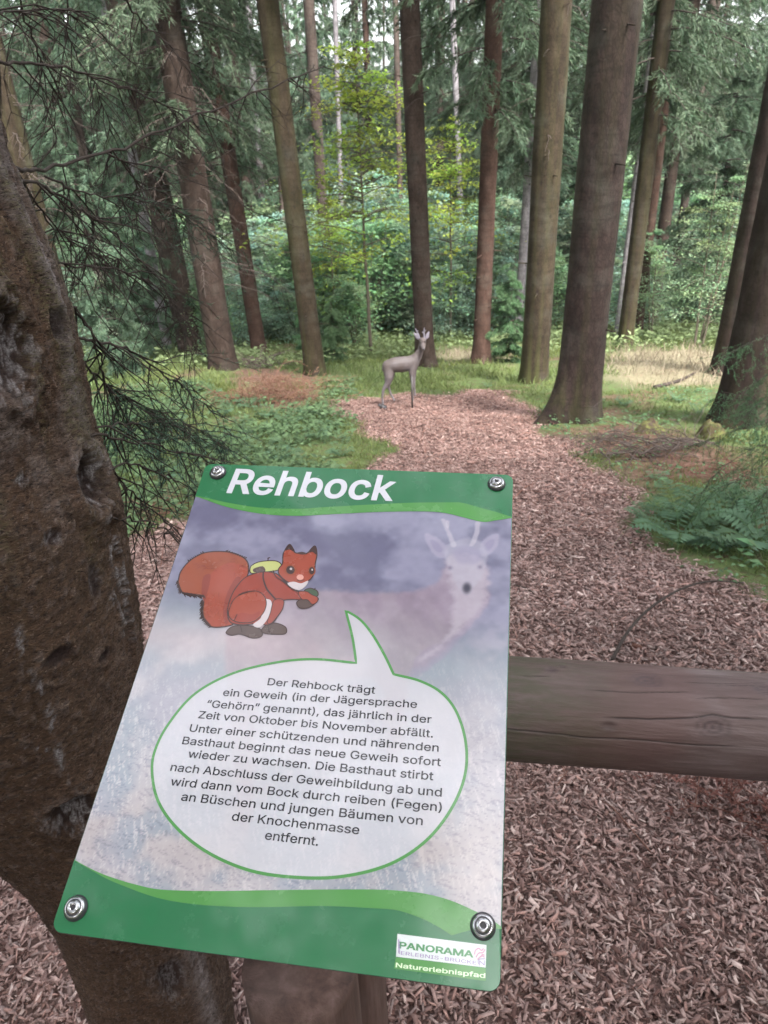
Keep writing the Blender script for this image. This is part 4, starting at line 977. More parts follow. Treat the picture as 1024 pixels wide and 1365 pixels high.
for (ex, ey, er) in ((600, 757, .0022), (640, 756, .0022)): e_ = SP(ex, ey); img = pmix(img, lin((120, 112, 140)), np.exp(-((XS-e_[0])**2+(YS-e_[1])**2)/er**2)*.7)
e_ = SP(622.5, 784); img = pmix(img, lin((60, 58, 78)), np.exp(-(((XS-e_[0])/.0040)**2+((YS-e_[1])/.0058)**2)**2)*.9)
img = img*(.94+.12*fine[..., None])*.74
bub = [(461, 814), (470, 850), (475, 884), (420, 879), (370, 883), (310, 898), (260, 925), (225, 965), (207, 1000), (203, 1030), (211, 1068), (236, 1104), (278, 1137), (335, 1161), (400, 1170), (460, 1168), (520, 1152), (568, 1121), (602, 1078), (620, 1033), (621, 990), (609, 950), (589, 924), (560, 908), (525, 899), (512, 872), (496, 845), (480, 826)]
bl_ = [SP(*p) for p in bub]
arcs = np.vstack([smoothline(np.array([bl_[0], bl_[1], bl_[2]]), 6)[:-1], smoothline(np.array(bl_[2:25]), 8)[:-1], smoothline(np.array(bl_[24:]+[bl_[0]]), 6)[:-1]])
inb = ss(-.0004, .0004, polydist(XS, YS, arcs)); img = pmix(img, lin((222, 220, 228))*.80, inb*.7)
i, j = np.meshgrid(np.arange(NYs-1), np.arange(NXs-1), indexing='ij'); F = np.stack([i*NXs+j, i*NXs+j+1, (i+1)*NXs+j+1, (i+1)*NXs+j], -1).reshape(-1, 4)
rcq = .0068; cxq = (XS[:-1, :-1]+XS[1:, 1:]).ravel()/2; cyq = (YS[:-1, :-1]+YS[1:, 1:]).ravel()/2
dxq = np.maximum(0, np.maximum(.0008+rcq-cxq, cxq-(SW-.0008-rcq))); dyq = np.maximum(0, np.maximum(.001+rcq-cyq, cyq-(SH-.001-rcq))); F = F[np.hypot(dxq, dyq) < rcq]

Lz = .00015
link('photo_print', mesh('photo_print', np.stack([XS, YS, np.full_like(XS, Lz)], -1).reshape(-1, 3), F, M['p_photo'], img.reshape(-1, 3)), sign)

def flat(name, pts, z, mat, parent=sign):
    pts = [Vector((p[0], p[1], 0)) for p in pts]; tri = tessellate_polygon([pts])
    tri = np.array(tri); V = np.array([(p.x, p.y, z) for p in pts])
    a = V[tri[:, 1]]-V[tri[:, 0]]; b = V[tri[:, 2]]-V[tri[:, 0]]; fl = (a[:, 0]*b[:, 1]-a[:, 1]*b[:, 0]) < 0; tri[fl] = tri[fl][:, ::-1]
    return link(name, mesh(name, V, tri, mat), parent)
def stroke_geo(g, pts, w_, z, closed=False):
    P = np.asarray(pts, float)
    if closed: T = np.roll(P, -1, 0)-np.roll(P, 1, 0)
    else: T = np.gradient(P, axis=0)
    T = unit(T); N = np.stack([-T[:, 1], T[:, 0]], -1); ww = np.broadcast_to(np.asarray(w_), (len(P),))[:, None]/2
    V = np.vstack([np.c_[P+N*ww, np.full(len(P), z)], np.c_[P-N*ww, np.full(len(P), z)]]); n = len(P); k = np.arange(n if closed else n-1); k2 = (k+1) % n
    g.add(V, np.stack([k, n+k, n+k2, k2], -1)); return g
def pathpx(pts, n=8): return smoothline(SPs(pts), n)
e1 = .0003
topcurve = pathpx([(262, 661), (280, 665), (307, 671), (347, 677), (398, 678.5), (440, 676), (535, 671), (600, 670), (618, 671), (643, 678), (662, 683), (684, 690)])
lowcurve = pathpx([(262, 662), (302, 676), (347, 685), (393, 688), (440, 686), (500, 683), (560, 682), (592, 684), (618, 690), (643, 696), (662, 694), (684, 690.5)])
def clampx(P): P = P.copy(); P[:, 0] = np.clip(P[:, 0], e1, SW-e1); return P
topcurve = clampx(topcurve); lowcurve = clampx(lowcurve); topcurve[0, 0] = lowcurve[0, 0] = e1; topcurve[-1, 0] = lowcurve[-1, 0] = SW-e1
corner = rrect(e1, e1, SW-e1, SH-e1, .0072)
tr_ = corner[9:18]; tl_ = corner[18:27]; bl2_ = corner[27:36]; br_ = corner[0:9]
flat('header_band', np.vstack([topcurve, tr_, tl_]), Lz*2, M['p_green'])
flat('header_wave', np.vstack([topcurve, lowcurve[::-1]]), Lz*3, M['p_light'])
btop = clampx(pathpx([(97, 1145), (125, 1160), (150, 1170), (180, 1179), (215, 1186), (280, 1188), (350, 1187), (430, 1186), (500, 1186), (537, 1188), (569, 1192), (602, 1201), (634, 1215), (655, 1226), (672, 1238)]))
bmid = clampx(pathpx([(97, 1146), (125, 1162), (150, 1175), (200, 1194), (240, 1203), (290, 1208), (350, 1209.5), (430, 1208), (500, 1211), (531, 1214), (561, 1224), (583, 1235), (602, 1247)]))
bmid2 = clampx(pathpx([(603, 1247), (620, 1242), (645, 1237), (672, 1239)]))
btop[0, 0] = bmid[0, 0] = e1; btop[-1, 0] = bmid2[-1, 0] = SW-e1
flat('footer_wave', np.vstack([btop, bmid2[::-1], bmid[::-1]]), Lz*3, M['p_light'])
flat('footer_band', np.vstack([bl2_, br_, bmid2[::-1], bmid[::-1]]), Lz*2, M['p_green'])
g = Geo(); stroke_geo(g, arcs, .0021, Lz*2, True); link('speech_bubble', g.mesh('speech_bubble', M['p_outline']), sign)

# lettering
import os
FONT = None
try: FONT = bpy.data.fonts.load(os.path.join(bpy.utils.system_resource('DATAFILES'), 'fonts', 'Inter.woff2'))
except Exception: FONT = None
def text_mesh(txt, size=1.0, bold=0.0, shear=0.0, space=1.0):
    c_ = bpy.data.curves.new('t', 'FONT'); c_.body = txt
    if FONT: c_.font = FONT
    c_.space_character = space
    o = bpy.data.objects.new('t', c_); COL.objects.link(o); dg = bpy.context.evaluated_depsgraph_get(); dg.update()
    cu = o.evaluated_get(dg).to_curve(dg); cons = []
    for sp_ in cu.splines:
        bp = sp_.bezier_points; n = len(bp); P = []
        if n < 2: continue
        for i in range(n):
            a, b = bp[i], bp[(i+1) % n]; p0, p1, p2, p3 = [np.array(q[:2]) for q in (a.co, a.handle_right, b.handle_left, b.co)]
            straight = abs((p1-p0)[0]*(p3-p0)[1]-(p1-p0)[1]*(p3-p0)[0])+abs((p2-p0)[0]*(p3-p0)[1]-(p2-p0)[1]*(p3-p0)[0]) < 1e-6
            for t in ([0] if straight else np.arange(5)/5): P.append((1-t)**3*p0+3*(1-t)**2*t*p1+3*(1-t)*t*t*p2+t**3*p3)
        P = np.array(P); keep = np.linalg.norm(P-np.roll(P, 1, 0), axis=1) > 1e-5; P = P[keep]
        if len(P) > 2: cons.append(P)
    o.to_curve_clear() if hasattr(o, 'to_curve_clear') else None
    bpy.data.objects.remove(o); bpy.data.curves.remove(c_)
    area = lambda P: .5*np.sum(P[:, 0]*np.roll(P[:, 1], -1)-np.roll(P[:, 0], -1)*P[:, 1])
    ars = [area(P) for P in cons]; sg = np.sign(ars[int(np.argmax(np.abs(ars)))])
    if bold:
        for k, P in enumerate(cons):
            e0 = unit(P-np.roll(P, 1, 0)); e1_ = unit(np.roll(P, -1, 0)-P); n0_ = np.stack([e0[:, 1], -e0[:, 0]], -1); n1_ = np.stack([e1_[:, 1], -e1_[:, 0]], -1)
            nn_ = n0_+n1_; nn_ = nn_/np.maximum((nn_*nn_).sum(1, keepdims=True)/2, .5); cons[k] = P+nn_*bold*sg
    # group overlapping glyph contours, triangulate, keep triangles of non-zero winding
    from mathutils.geometry import delaunay_2d_cdt
    bx = [(P[:, 0].min()-.01, P[:, 0].max()+.01) for P in cons]; order = np.argsort([b_[0] for b_ in bx]); grp = []; cur = []; hi = -1e9
    for k in order:
        if bx[k][0] > hi and cur: grp.append(cur); cur = []
        cur.append(k); hi = max(hi, bx[k][1]) if len(cur) > 1 else bx[k][1]
    if cur: grp.append(cur)
    VV = []; TT = []; nb_ = 0
    for gk in grp:
        P = np.vstack([cons[k] for k in gk]); ed = []; b0 = 0
        for k in gk:
            n = len(cons[k]); ed += [(b0+i, b0+(i+1) % n) for i in range(n)]; b0 += n
        v2, _, f2, *_r = delaunay_2d_cdt([Vector(p) for p in P], ed, [], 0, 1e-6)
        v2 = np.array([tuple(p) for p in v2]); f2 = np.array([tuple(f) for f in f2 if len(f) == 3]); ce = v2[f2].mean(1)
        wn = np.zeros(len(ce))
        for k in gk:
            A = cons[k]; B = np.roll(A, -1, 0)
            for a, b in zip(A, B):
                lf = (b[0]-a[0])*(ce[:, 1]-a[1])-(ce[:, 0]-a[0])*(b[1]-a[1])
                wn += ((a[1] <= ce[:, 1]) & (b[1] > ce[:, 1]) & (lf > 0)).astype(int)-((a[1] > ce[:, 1]) & (b[1] <= ce[:, 1]) & (lf < 0)).astype(int)
        f2 = f2[wn != 0]; VV.append(np.c_[v2, np.zeros(len(v2))]); TT.append(f2+nb_); nb_ += len(v2)
    return np.vstack(VV), np.vstack(TT)
def put_text(name, txt, p0, p1, z, mat, parent=sign, bold=0.012, hscale=None, shear=0, height_px=None, space=1.0):
    """baseline from photo point p0 to p1 ; uniform scale unless hscale (height / natural height)"""
    V, T = text_mesh(txt, 1, bold, shear, space); V[:, 0] += shear*V[:, 1]; x0_, x1_ = V[:, 0].min(), V[:, 0].max()
    a = SP(*p0); b = SP(*p1); L_ = np.linalg.norm(b-a); k = L_/(x1_-x0_); ux = (b-a)/L_; uy = np.array([-ux[1], ux[0]]); ky = k if hscale is None else hscale
    Q = a+(V[:, :1]-x0_)*k*ux+V[:, 1:2]*ky*uy
    a_ = Q[T[:, 1]]-Q[T[:, 0]]; b_ = Q[T[:, 2]]-Q[T[:, 0]]; fl = (a_[:, 0]*b_[:, 1]-a_[:, 1]*b_[:, 0]) < 0; T = T.copy(); T[fl] = T[fl][:, ::-1]
    return link(name, mesh(name, np.c_[Q, z+V[:, 2]], T, mat), parent), k
_, kt = put_text('title_text', 'Rehbock', (302, 656.5), (525, 667.5), Lz*4, M['p_white'], bold=.019, shear=.08, space=1.02)
lines = [('Der Rehbock trägt', (347, 105), (630, 128)), ('ein Geweih (in der Jägersprache', (230, 133), (740, 165)), ('“Gehörn” genannt), das jährlich in der', (187, 163), (778, 205)),
 ('Zeit von Oktober bis November abfällt.', (165, 192), (782, 243)), ('Unter einer schützenden und nährenden', (142, 227), (797, 280)), ('Basthaut beginnt das neue Geweih sofort', (123, 260), (803, 318)),
 ('wieder zu wachsen. Die Basthaut stirbt', (138, 295), (783, 355)), ('nach Abschluss der Geweihbildung ab und', (92, 330), (805, 398)), ('wird dann vom Bock durch reiben (Fegen)', (92, 368), (805, 437)),
 ('an Büschen und jungen Bäumen von', (120, 408), (755, 473)), ('der Knochenmasse', (253, 460), (588, 497)), ('entfernt.', (340, 510), (480, 527))]
for t_, a_, b_ in lines:
    put_text('text_line', t_, (180+a_[0]/1.969, 860+a_[1]/1.969), (180+b_[0]/1.969, 860+b_[1]/1.969), Lz*2, M['p_text'], bold=.010, hscale=.0114)
# logo panel
lg = flat('logo_panel', [SP(530, 1245), SP(528, 1275.5), SP(647.5, 1290), SP(648.7, 1260)], Lz*3.5, M_print('print_logo_white', (.66, .70, .70)))
flat('logo_strip', [SP(528, 1276), SP(525, 1291.5), SP(647.5, 1308), SP(647.6, 1290.5)], Lz*3.5, M['p_light'], lg)
def c8(x, y): return (500+x/5.389, 1180+y/5.389)
hcap = lambda p, q: np.linalg.norm(SP(*p)-SP(*q))
hp = hcap(c8(180, 450), c8(180, 388))/.72
put_text('logo_text', 'PANORAMA', c8(172, 452), c8(708, 520), Lz*4.2, M_print('print_logo_green', (.07, .25, .10)), lg, .03, hp)
put_text('logo_text', 'ERLEBNIS-BRÜCKE', c8(186, 500), c8(728, 572), Lz*4.2, M_print('print_logo_violet', (.30, .22, .42)), lg, .006, hp*.56)
put_text('logo_text', 'Naturerlebnispfad', c8(148, 590), c8(792, 668), Lz*4.2, M_print('print_logo_pale', (.70, .85, .60)), lg, .016, hp*.72)
gg = Geo()
for pl_ in ([(170, 390), (170, 492)], [(178, 400), (178, 495)], [(742, 570), (745, 535), (790, 530)], [(752, 578), (752, 540)], [(785, 578), (785, 540)], [(752, 545), (785, 575)]):
    stroke_geo(gg, smoothline(SPs([c8(*p) for p in pl_]), 4), .0005, Lz*4.2)
link('logo_mark', gg.mesh('logo_mark', M_print('print_logo_violet', (.30, .22, .42))), lg)
gg = Geo()
for pl_ in ([(715, 500), (722, 470), (745, 455), (765, 470), (780, 455)], [(725, 520), (745, 490), (775, 485), (790, 462)], [(760, 520), (770, 500), (788, 505)], [(735, 535), (765, 510), (788, 520)]):
    stroke_geo(gg, smoothline(SPs([c8(*p) for p in pl_]), 5), .0008, Lz*4.2)
link('logo_mark', gg.mesh('logo_mark', M_print('print_logo_pink', (.55, .30, .42))), lg)

# squirrel drawing (flat print), traced in layers
def q6(x, y): return (220+x/4.655, 680+y/4.655)
def sq(pts, n=6): return smoothline(SPs([q6(*p) for p in pts]), n, True)
SQ = link('squirrel_print', None, sign); 
c_fur = M_print('print_squirrel_red', (.27, .040, .022)); c_tail = M_print('print_squirrel_orange', (.27, .058, .022)); c_fur2 = M_print('print_squirrel_mid', (.31, .055, .028)); c_ink = M_print('print_ink', (.045, .020, .018)); c_wh = M_print('print_squirrel_white', (.55, .48, .50)); c_shoe = M_print('print_shoe', (.085, .050, .042)); c_yel = M_print('print_backpack', (.45, .47, .17)); c_shade = M_print('print_squirrel_dark', (.23, .040, .025))
tail = [(85, 430), (100, 380), (150, 320), (220, 275), (300, 258), (400, 262), (470, 285), (510, 320), (520, 365), (512, 405), (480, 445), (440, 500), (410, 560), (395, 620), (402, 680), (420, 712), (340, 728), (280, 722), (250, 690), (235, 640), (238, 590), (242, 540), (190, 532), (150, 532), (105, 508), (82, 470)]
bodyq = [(500, 420), (560, 395), (620, 385), (690, 395), (740, 440), (790, 480), (850, 515), (900, 522), (905, 552), (850, 560), (790, 556), (735, 565), (732, 610), (700, 660), (655, 712), (560, 708), (480, 714), (410, 700), (390, 650), (395, 590), (420, 520), (455, 465)]
headq = [(730, 335), (733, 290), (740, 262), (775, 215), (805, 265), (850, 272), (882, 272), (930, 225), (944, 275), (935, 330), (925, 395), (900, 435), (850, 462), (800, 462), (755, 445), (712, 405), (706, 370)]
def layer(name, pts, z, mat, ink=.0007, n=6):
    P = sq(pts, n); o = flat(name, P, Lz*z, mat, SQ)
    if ink: gi = Geo(); stroke_geo(gi, P, ink*1.35, Lz*(z+.3), True); link('ink_line', gi.mesh('ink_line', c_ink), o)
    return o
layer('tail', tail, 2, c_tail, .0009)
P = sq([(250, 560), (262, 470), (300, 380), (400, 330), (500, 350), (510, 405), (475, 450), (435, 505), (408, 560), (392, 620), (400, 680), (415, 708), (340, 722), (285, 715), (255, 680)]); flat('tail_shade', P, Lz*2.6, c_fur2, SQ)
P = sq([(440, 420), (470, 430), (430, 500), (400, 570), (388, 640), (392, 700), (370, 700), (362, 620), (385, 520)]); flat('tail_shade', P, Lz*2.9, c_shade, SQ)
P = sq([(240, 415), (282, 400), (276, 470), (258, 530), (244, 570), (228, 500)]); flat('tail_shade', P, Lz*2.9, c_shade, SQ)
gi = Geo(); gi2 = Geo(); gi3 = Geo(); rq = np.random.default_rng(3)
for (xa, ya, xb, yb, n_h, dx, dy) in ((82, 440, 105, 505, 5, -14, 14), (110, 512, 235, 530, 9, 12, 18), (236, 560, 236, 660, 9, -14, 14), (236, 660, 290, 722, 6, -18, 8), (150, 318, 240, 268, 5, -6, -8), (380, 258, 500, 300, 6, 10, -6)):
    n_h = int(n_h*1.8)
    for k in range(n_h):
        t = k/(n_h-1); x_, y_ = xa+(xb-xa)*t, ya+(yb-ya)*t; stroke_geo(gi, SPs([q6(x_, y_), q6(x_+dx*rq.uniform(.9, 1.7), y_+dy*rq.uniform(.9, 1.7))]), np.array([.0022, .0002]), Lz*3.2)
for (cx0, cy0, rx0, ry0, n_h, a0) in ((300, 330, 170, 50, 60, .3), (300, 600, 60, 100, 46, 1.4), (470, 340, 40, 60, 26, 1.8)):
    for k in range(n_h):
        x_, y_ = cx0+rq.uniform(-1, 1)*rx0, cy0+rq.uniform(-1, 1)*ry0; a_ = a0+rq.normal(0, .25); l_ = rq.uniform(14, 34)
        if polydist(np.array([x_]), np.array([y_]), np.array(tail, float))[0] > 22: stroke_geo(gi2 if k % 2 else gi3, SPs([q6(x_, y_), q6(x_-math.cos(a_)*l_, y_+math.sin(a_)*l_)]), np.array([.0007, .0001]), Lz*3.3)
link('ink_line', gi.mesh('ink_line', c_ink), SQ); link('fur_stroke', gi2.mesh('fur_stroke', c_shade), SQ); link('fur_stroke', gi3.mesh('fur_stroke', c_tail), SQ)
layer('backpack', [(528, 372), (540, 345), (590, 322), (680, 316), (722, 338), (705, 372), (640, 384), (570, 392), (535, 392)], 3, c_yel)
layer('backpack_pocket', [(550, 366), (608, 350), (622, 384), (556, 388)], 3.6, c_shoe, 0, 3)
layer('shoe', [(380, 760), (425, 722), (520, 718), (592, 740), (602, 782), (545, 796), (470, 772), (412, 778)], 3, c_shoe)
layer('shoe', [(598, 748), (640, 706), (700, 705), (750, 730), (748, 768), (680, 772), (620, 766)], 3, c_shoe)
layer('body', bodyq, 4, c_fur)
P = sq([(560, 560), (640, 555), (664, 580), (655, 640), (622, 700), (582, 732), (548, 712), (600, 660)]); flat('belly', P, Lz*4.6, c_wh, SQ)
layer('front_leg', [(680, 560), (735, 560), (732, 612), (700, 660), (662, 704), (636, 700), (655, 640)], 4.9, c_fur, .0005)
layer('thigh', [(420, 570), (470, 528), (560, 505), (612, 530), (630, 580), (612, 640), (562, 688), (500, 702), (430, 690), (396, 650)], 5.2, c_fur2, .0006)
P = sq([(470, 640), (540, 650), (590, 630), (570, 675), (500, 698), (440, 685)]); flat('thigh_shade', P, Lz*5.7, c_fur, SQ)
layer('acorn', [(822, 570), (870, 548), (940, 545), (950, 562), (905, 602), (850, 613), (824, 597)], 5, c_shoe)
layer('acorn_cap', [(868, 500), (905, 488), (945, 505), (948, 535), (905, 545), (870, 530)], 5.3, M_print('print_acorn_cap', (.05, .085, .045)))
layer('hand', [(830, 512), (880, 508), (912, 528), (948, 545), (945, 572), (915, 588), (885, 560), (850, 556)], 5.8, c_fur2, .0005)
layer('head', headq, 6, c_fur2, .0008, 5)
P = sq([(745, 255), (777, 212), (810, 266), (775, 248)], 3); flat('ear_tuft', P, Lz*6.6, c_ink, SQ); P = sq([(885, 272), (931, 222), (942, 280), (915, 262)], 3); flat('ear_tuft', P, Lz*6.6, c_ink, SQ)
P = sq([(820, 270), (850, 262), (878, 272), (850, 280)], 4); flat('forelock', P, Lz*6.6, c_ink, SQ)
P = sq([(762, 458), (800, 448), (845, 458), (890, 442), (872, 478), (832, 500), (788, 484)]); flat('muzzle', P, Lz*6.6, c_wh, SQ)
def disc(name, x, y, rx, ry, z, mat): flat(name, np.array([SP(*q6(x+rx*math.cos(a), y+ry*math.sin(a))) for a in np.linspace(0, 2*np.pi, 28, endpoint=False)]), Lz*z, mat, SQ)
for x, y, rx, ry in ((780, 375, 38, 34), (912, 380, 24, 30)):
    disc('eye_ring', x, y, rx, ry, 7, c_tail); disc('eye', x, y, rx*.70, ry*.76, 7.3, c_ink); disc('eye_shine', x+3, y-6, rx*.2, ry*.2, 7.6, c_wh)
disc('nose', 840, 420, 22, 17, 7, M_print('print_nose', (.62, .30, .25)))
gi = Geo()
for pl_, w_ in (([(612, 388), (612, 430), (632, 490), (668, 535), (690, 560)], .0013), ([(672, 378), (690, 415), (740, 450), (790, 492), (830, 512)], .0010), ([(458, 530), (500, 512), (560, 505)], .0006), ([(640, 316), (645, 300), (655, 300)], .0008), ([(640, 300), (642, 316)], .0008), ([(820, 437), (840, 444), (868, 436)], .0005), ([(925, 500), (935, 487)], .0009), ([(470, 720), (480, 760)], .0007), ([(640, 715), (650, 760)], .0007), ([(430, 690), (450, 650)], .0007)):
    stroke_geo(gi, smoothline(SPs([q6(*p) for p in pl_]), 5), w_, Lz*7.8)
link('ink_line', gi.mesh('ink_line', c_ink), SQ)
# bolts
s = NT('bolt_steel'); s.base((.55, .54, .56)).rough(.25); s.b.inputs['Metallic'].default_value = 1; M['steel'] = s.m
s = NT('bolt_rubber'); s.base((.035, .034, .04)).rough(.45); M['rubber'] = s.m
def lathe(prof_, n=32):
    a = np.arange(n)/n*2*np.pi; P = np.array(prof_); V = np.stack([np.outer(P[:, 0], np.cos(a)), np.outer(P[:, 0], np.sin(a)), np.repeat(P[:, 1:2], n, 1)], -1).reshape(-1, 3)
    i, j = np.meshgrid(np.arange(len(P)-1), np.arange(n), indexing='ij'); j2 = (j+1) % n
    return V, np.stack([i*n+j, i*n+j2, (i+1)*n+j2, (i+1)*n+j], -1).reshape(-1, 4)
wm = mesh('washer', *lathe([(.0092, .0006), (.0090, .0016), (.0080, .0030), (.0066, .0040), (.0001, .0040)]), M['rubber'], None, True)
sm_ = mesh('screw_head', *lathe([(.0078, .0008), (.0077, .0034), (.0066, .0046), (.0056, .0048), (.0052, .0046), (.0050, .0052), (.0044, .0062), (.0032, .0068), (.0024, .0069), (.0023, .0045), (.0001, .0045)]), M['steel'], None, True)
hx = [(.0023*math.cos(R(60*k)), .0023*math.sin(R(60*k)), .0047) for k in range(6)]; sk_ = mesh('hex_socket', np.array(hx), np.array([[0, 1, 2], [0, 2, 3], [0, 3, 4], [0, 4, 5]]), M['rubber'])
rg = mesh('ring', *lathe([(.0060, .0047), (.0058, .0049), (.0050, .0049), (.0049, .0047)]), M['rubber'], None, True)
for px, py in ((291, 631), (662, 646), (102, 1211), (644, 1235)):
    c_ = SP(px, py); b = link('bolt', wm, sign); b.scale = (.9, .9, .9); b.location = (c_[0], c_[1], Lz*3)
    for mm in (sm_, sk_, rg): k = link(mm.name, mm, b)
#@@C

# ------------------------------------------------------------------ roebuck figure
s = NT('figure_paint'); n = s.noise(9, 5, .6, s.obj()); tcx = s.n('TexCoord'); sp = s.n('SeparateXYZ'); s.set(sp.inputs[0], tcx.outputs['Object'])
c = s.mix(s.maprange(sp.outputs[2], .34, .52), (.14, .122, .13), (.075, .058, .054)); c = s.mix(s.maprange(s.noise(26, 5, .7, s.obj()), .42, .6, 0, .45), c, (.07, .055, .05)); c = s.mix(s.maprange(n, .4, .65, 0, .6), c, (.10, .088, .092))
s.base(c).rough(.62, .4); s.bump(s.noise(120, 3, .6, s.obj()), .25, .003); M['figure'] = s.m
M['figure_pale'] = simple('figure_pale_paint', (.19, .175, .21), .35, .5)
M['rod'] = simple('dark_iron', (.05, .045, .042), .5, .5)
M['black'] = simple('figure_black', (.02, .018, .02), .4, .5)
k_ = .00166; DB = G(549, 540)
def d3(x, y, dz=0.0): return ((x-476)*k_, dz, (718-y)*k_*1.06)
def skin(name, nodes, edges, mat, sub=2, vox=.006):
    """one continuous surface grown round a skeleton: overlapping ellipsoids along each edge, fused by a voxel remesh"""
    nu, nv = 14, 9; th_ = np.arange(nu)/nu*2*np.pi; ph_ = np.linspace(0, np.pi, nv)[1:-1]
    S = np.vstack([[[0, 0, 1]], np.stack([np.outer(np.sin(ph_), np.cos(th_)), np.outer(np.sin(ph_), np.sin(th_)), np.outer(np.cos(ph_), np.ones(nu))], -1).reshape(-1, 3), [[0, 0, -1]]])
    k = np.arange(nu); k2 = (k+1) % nu; nb = 1+(nv-2)*nu
    tri = [np.stack([np.zeros(nu, int), 1+k, 1+k2], -1), np.stack([np.full(nu, nb), 1+(nv-3)*nu+k2, 1+(nv-3)*nu+k], -1)]
    for q in range(nv-3): a = 1+q*nu; tri += [np.stack([a+k, a+nu+k, a+nu+k2], -1), np.stack([a+k, a+nu+k2, a+k2], -1)]
    tri = np.vstack(tri); g = Geo()
    for a, b in edges:
        pa, pb = np.array(nodes[a][0]), np.array(nodes[b][0]); ra, rb = [np.array(r_ if isinstance(r_, tuple) else (r_, r_)) for r_ in (nodes[a][1], nodes[b][1])]
        m = max(2, int(np.linalg.norm(pb-pa)/(min(ra.min(), rb.min())*.3))+1)
        for t in np.linspace(0, 1, m):
            r_ = ra*(1-t)+rb*t; g.add(S*np.array([r_.mean(), r_[0], r_[1]])+pa*(1-t)+pb*t, tri)
    o = bpy.data.objects.new(name, g.mesh(name, mat)); COL.objects.link(o)
    rm3 = o.modifiers.new('r', 'REMESH'); rm3.mode = 'VOXEL'; rm3.voxel_size = vox; sm3 = o.modifiers.new('m', 'SMOOTH'); sm3.factor = .6; sm3.iterations = 8 if vox > .004 else 3
    dg = bpy.context.evaluated_depsgraph_get(); dg.update(); new = bpy.data.meshes.new_from_object(o.evaluated_get(dg)); bpy.data.objects.remove(o)
    new.materials.clear(); new.materials.append(mat); new.polygons.foreach_set('use_smooth', np.ones(len(new.polygons), bool)); new.name = name; return new
nodes = [(d3(400, 392), (.088, .105)), (d3(345, 392), (.090, .098)), (d3(300, 402), (.082, .088)), (d3(272, 420), .045),
 (d3(450, 388), (.085, .100)), (d3(495, 375), (.072, .090)), (d3(530, 335), (.050, .062)), (d3(553, 292), .042), (d3(567, 245, -.01), .045), (d3(569, 222, -.02), .047), (d3(568, 252, -.09), .030), (d3(567, 264, -.135), .020),
 (d3(478, 455, -.05), .036), (d3(482, 520, -.055), .022), (d3(478, 590, -.055), .015), (d3(482, 660, -.06), .015),
 (d3(500, 450, .05), .036), (d3(500, 520, .055), .022), (d3(502, 590, .055), .015), (d3(506, 645, .05), .015),
 (d3(298, 470, -.05), .058), (d3(283, 520, -.055), .034), (d3(252, 566, -.055), .023), (d3(240, 625, -.055), .015), (d3(246, 690, -.06), .015),
 (d3(318, 470, .05), .056), (d3(308, 520, .055), .033), (d3(294, 560, .055), .022), (d3(308, 615, .055), .015), (d3(338, 672, .03), .015)]
edges = [(0, 1), (1, 2), (2, 3), (0, 4), (4, 5), (5, 6), (6, 7), (7, 8), (8, 9), (8, 10), (10, 11), (5, 12), (12, 13), (13, 14), (14, 15), (5, 16), (16, 17), (17, 18), (18, 19), (2, 20), (20, 21), (21, 22), (22, 23), (23, 24), (2, 25), (25, 26), (26, 27), (27, 28), (28, 29)]
deer = thing('roebuck_figure', 'life-size grey-brown roebuck figure held by an iron rod at the end of the chip path', 'deer figure', (DB[0], DB[1], float(gz(DB[0], DB[1]))), R(2))
link('body', skin('body', nodes, edges, M['figure'], 2), deer)
for pts in ([(545, 205), (536, 175), (522, 150), (516, 132)], [(580, 205), (581, 175), (580, 150), (583, 128)]):
    g = Geo(); P = smoothline([d3(x, y, -.01) for x, y in pts], 4); add_tube(g, P, np.linspace(.011, .004, len(P)), 8)
    a, b = pts[2], pts[1]; add_tube(g, [d3(a[0], a[1]+6, -.01), d3(a[0]+14, a[1]-8, -.03)], [.007, .003], 6); add_tube(g, [d3(b[0]-1, b[1]-6, -.01), d3(b[0]-14, b[1]-16, .01)], [.006, .003], 6)
    link('antler', g.mesh('antler', M['figure_pale'], True), deer)
for pts in ([(548, 215), (525, 188), (502, 165)], [(590, 212), (606, 190), (618, 160)]):
    nd = [(d3(pts[0][0], pts[0][1], 0), (.012, .012)), (d3(pts[1][0], pts[1][1], .0), (.012, .032)), (d3(pts[2][0], pts[2][1], .0), (.005, .008))]
    link('ear', skin('ear', nd, [(0, 1), (1, 2)], M['figure_pale'], 2, .003), deer)
for dx in (-1, 1):
    g = Geo(); add_tube(g, [d3(569+dx*17, 222, -.052), d3(569+dx*18, 222, -.064)], [.010, .007], 8); link('eye', g.mesh('eye', M['black'], True), deer)
g = Geo(); add_tube(g, [d3(567, 262, -.150), d3(567, 266, -.162)], [.015, .009], 8); link('nose', g.mesh('nose', M['black'], True), deer)
g = Geo(); add_tube(g, [d3(475, 470, -.10), d3(475, 722, -.10)], [.012, .012], 8); add_tube(g, [d3(475, 470, -.10), d3(480, 462, -.03)], [.010, .010], 6); link('support_rod', g.mesh('support_rod', M['rod'], True), deer)
g = Geo(); add_tube(g, smoothline([d3(206, 668, -.12), d3(232, 684, -.13), d3(258, 698, -.13), d3(276, 706, -.12)], 3), [.022]*3+[.040]*4+[.024]*3, 7); add_tube(g, [d3(236, 706, -.07), d3(240, 668, -.06)], [.017, .012], 7)
link('base_foot', g.mesh('base_foot', M['black'], True), deer)

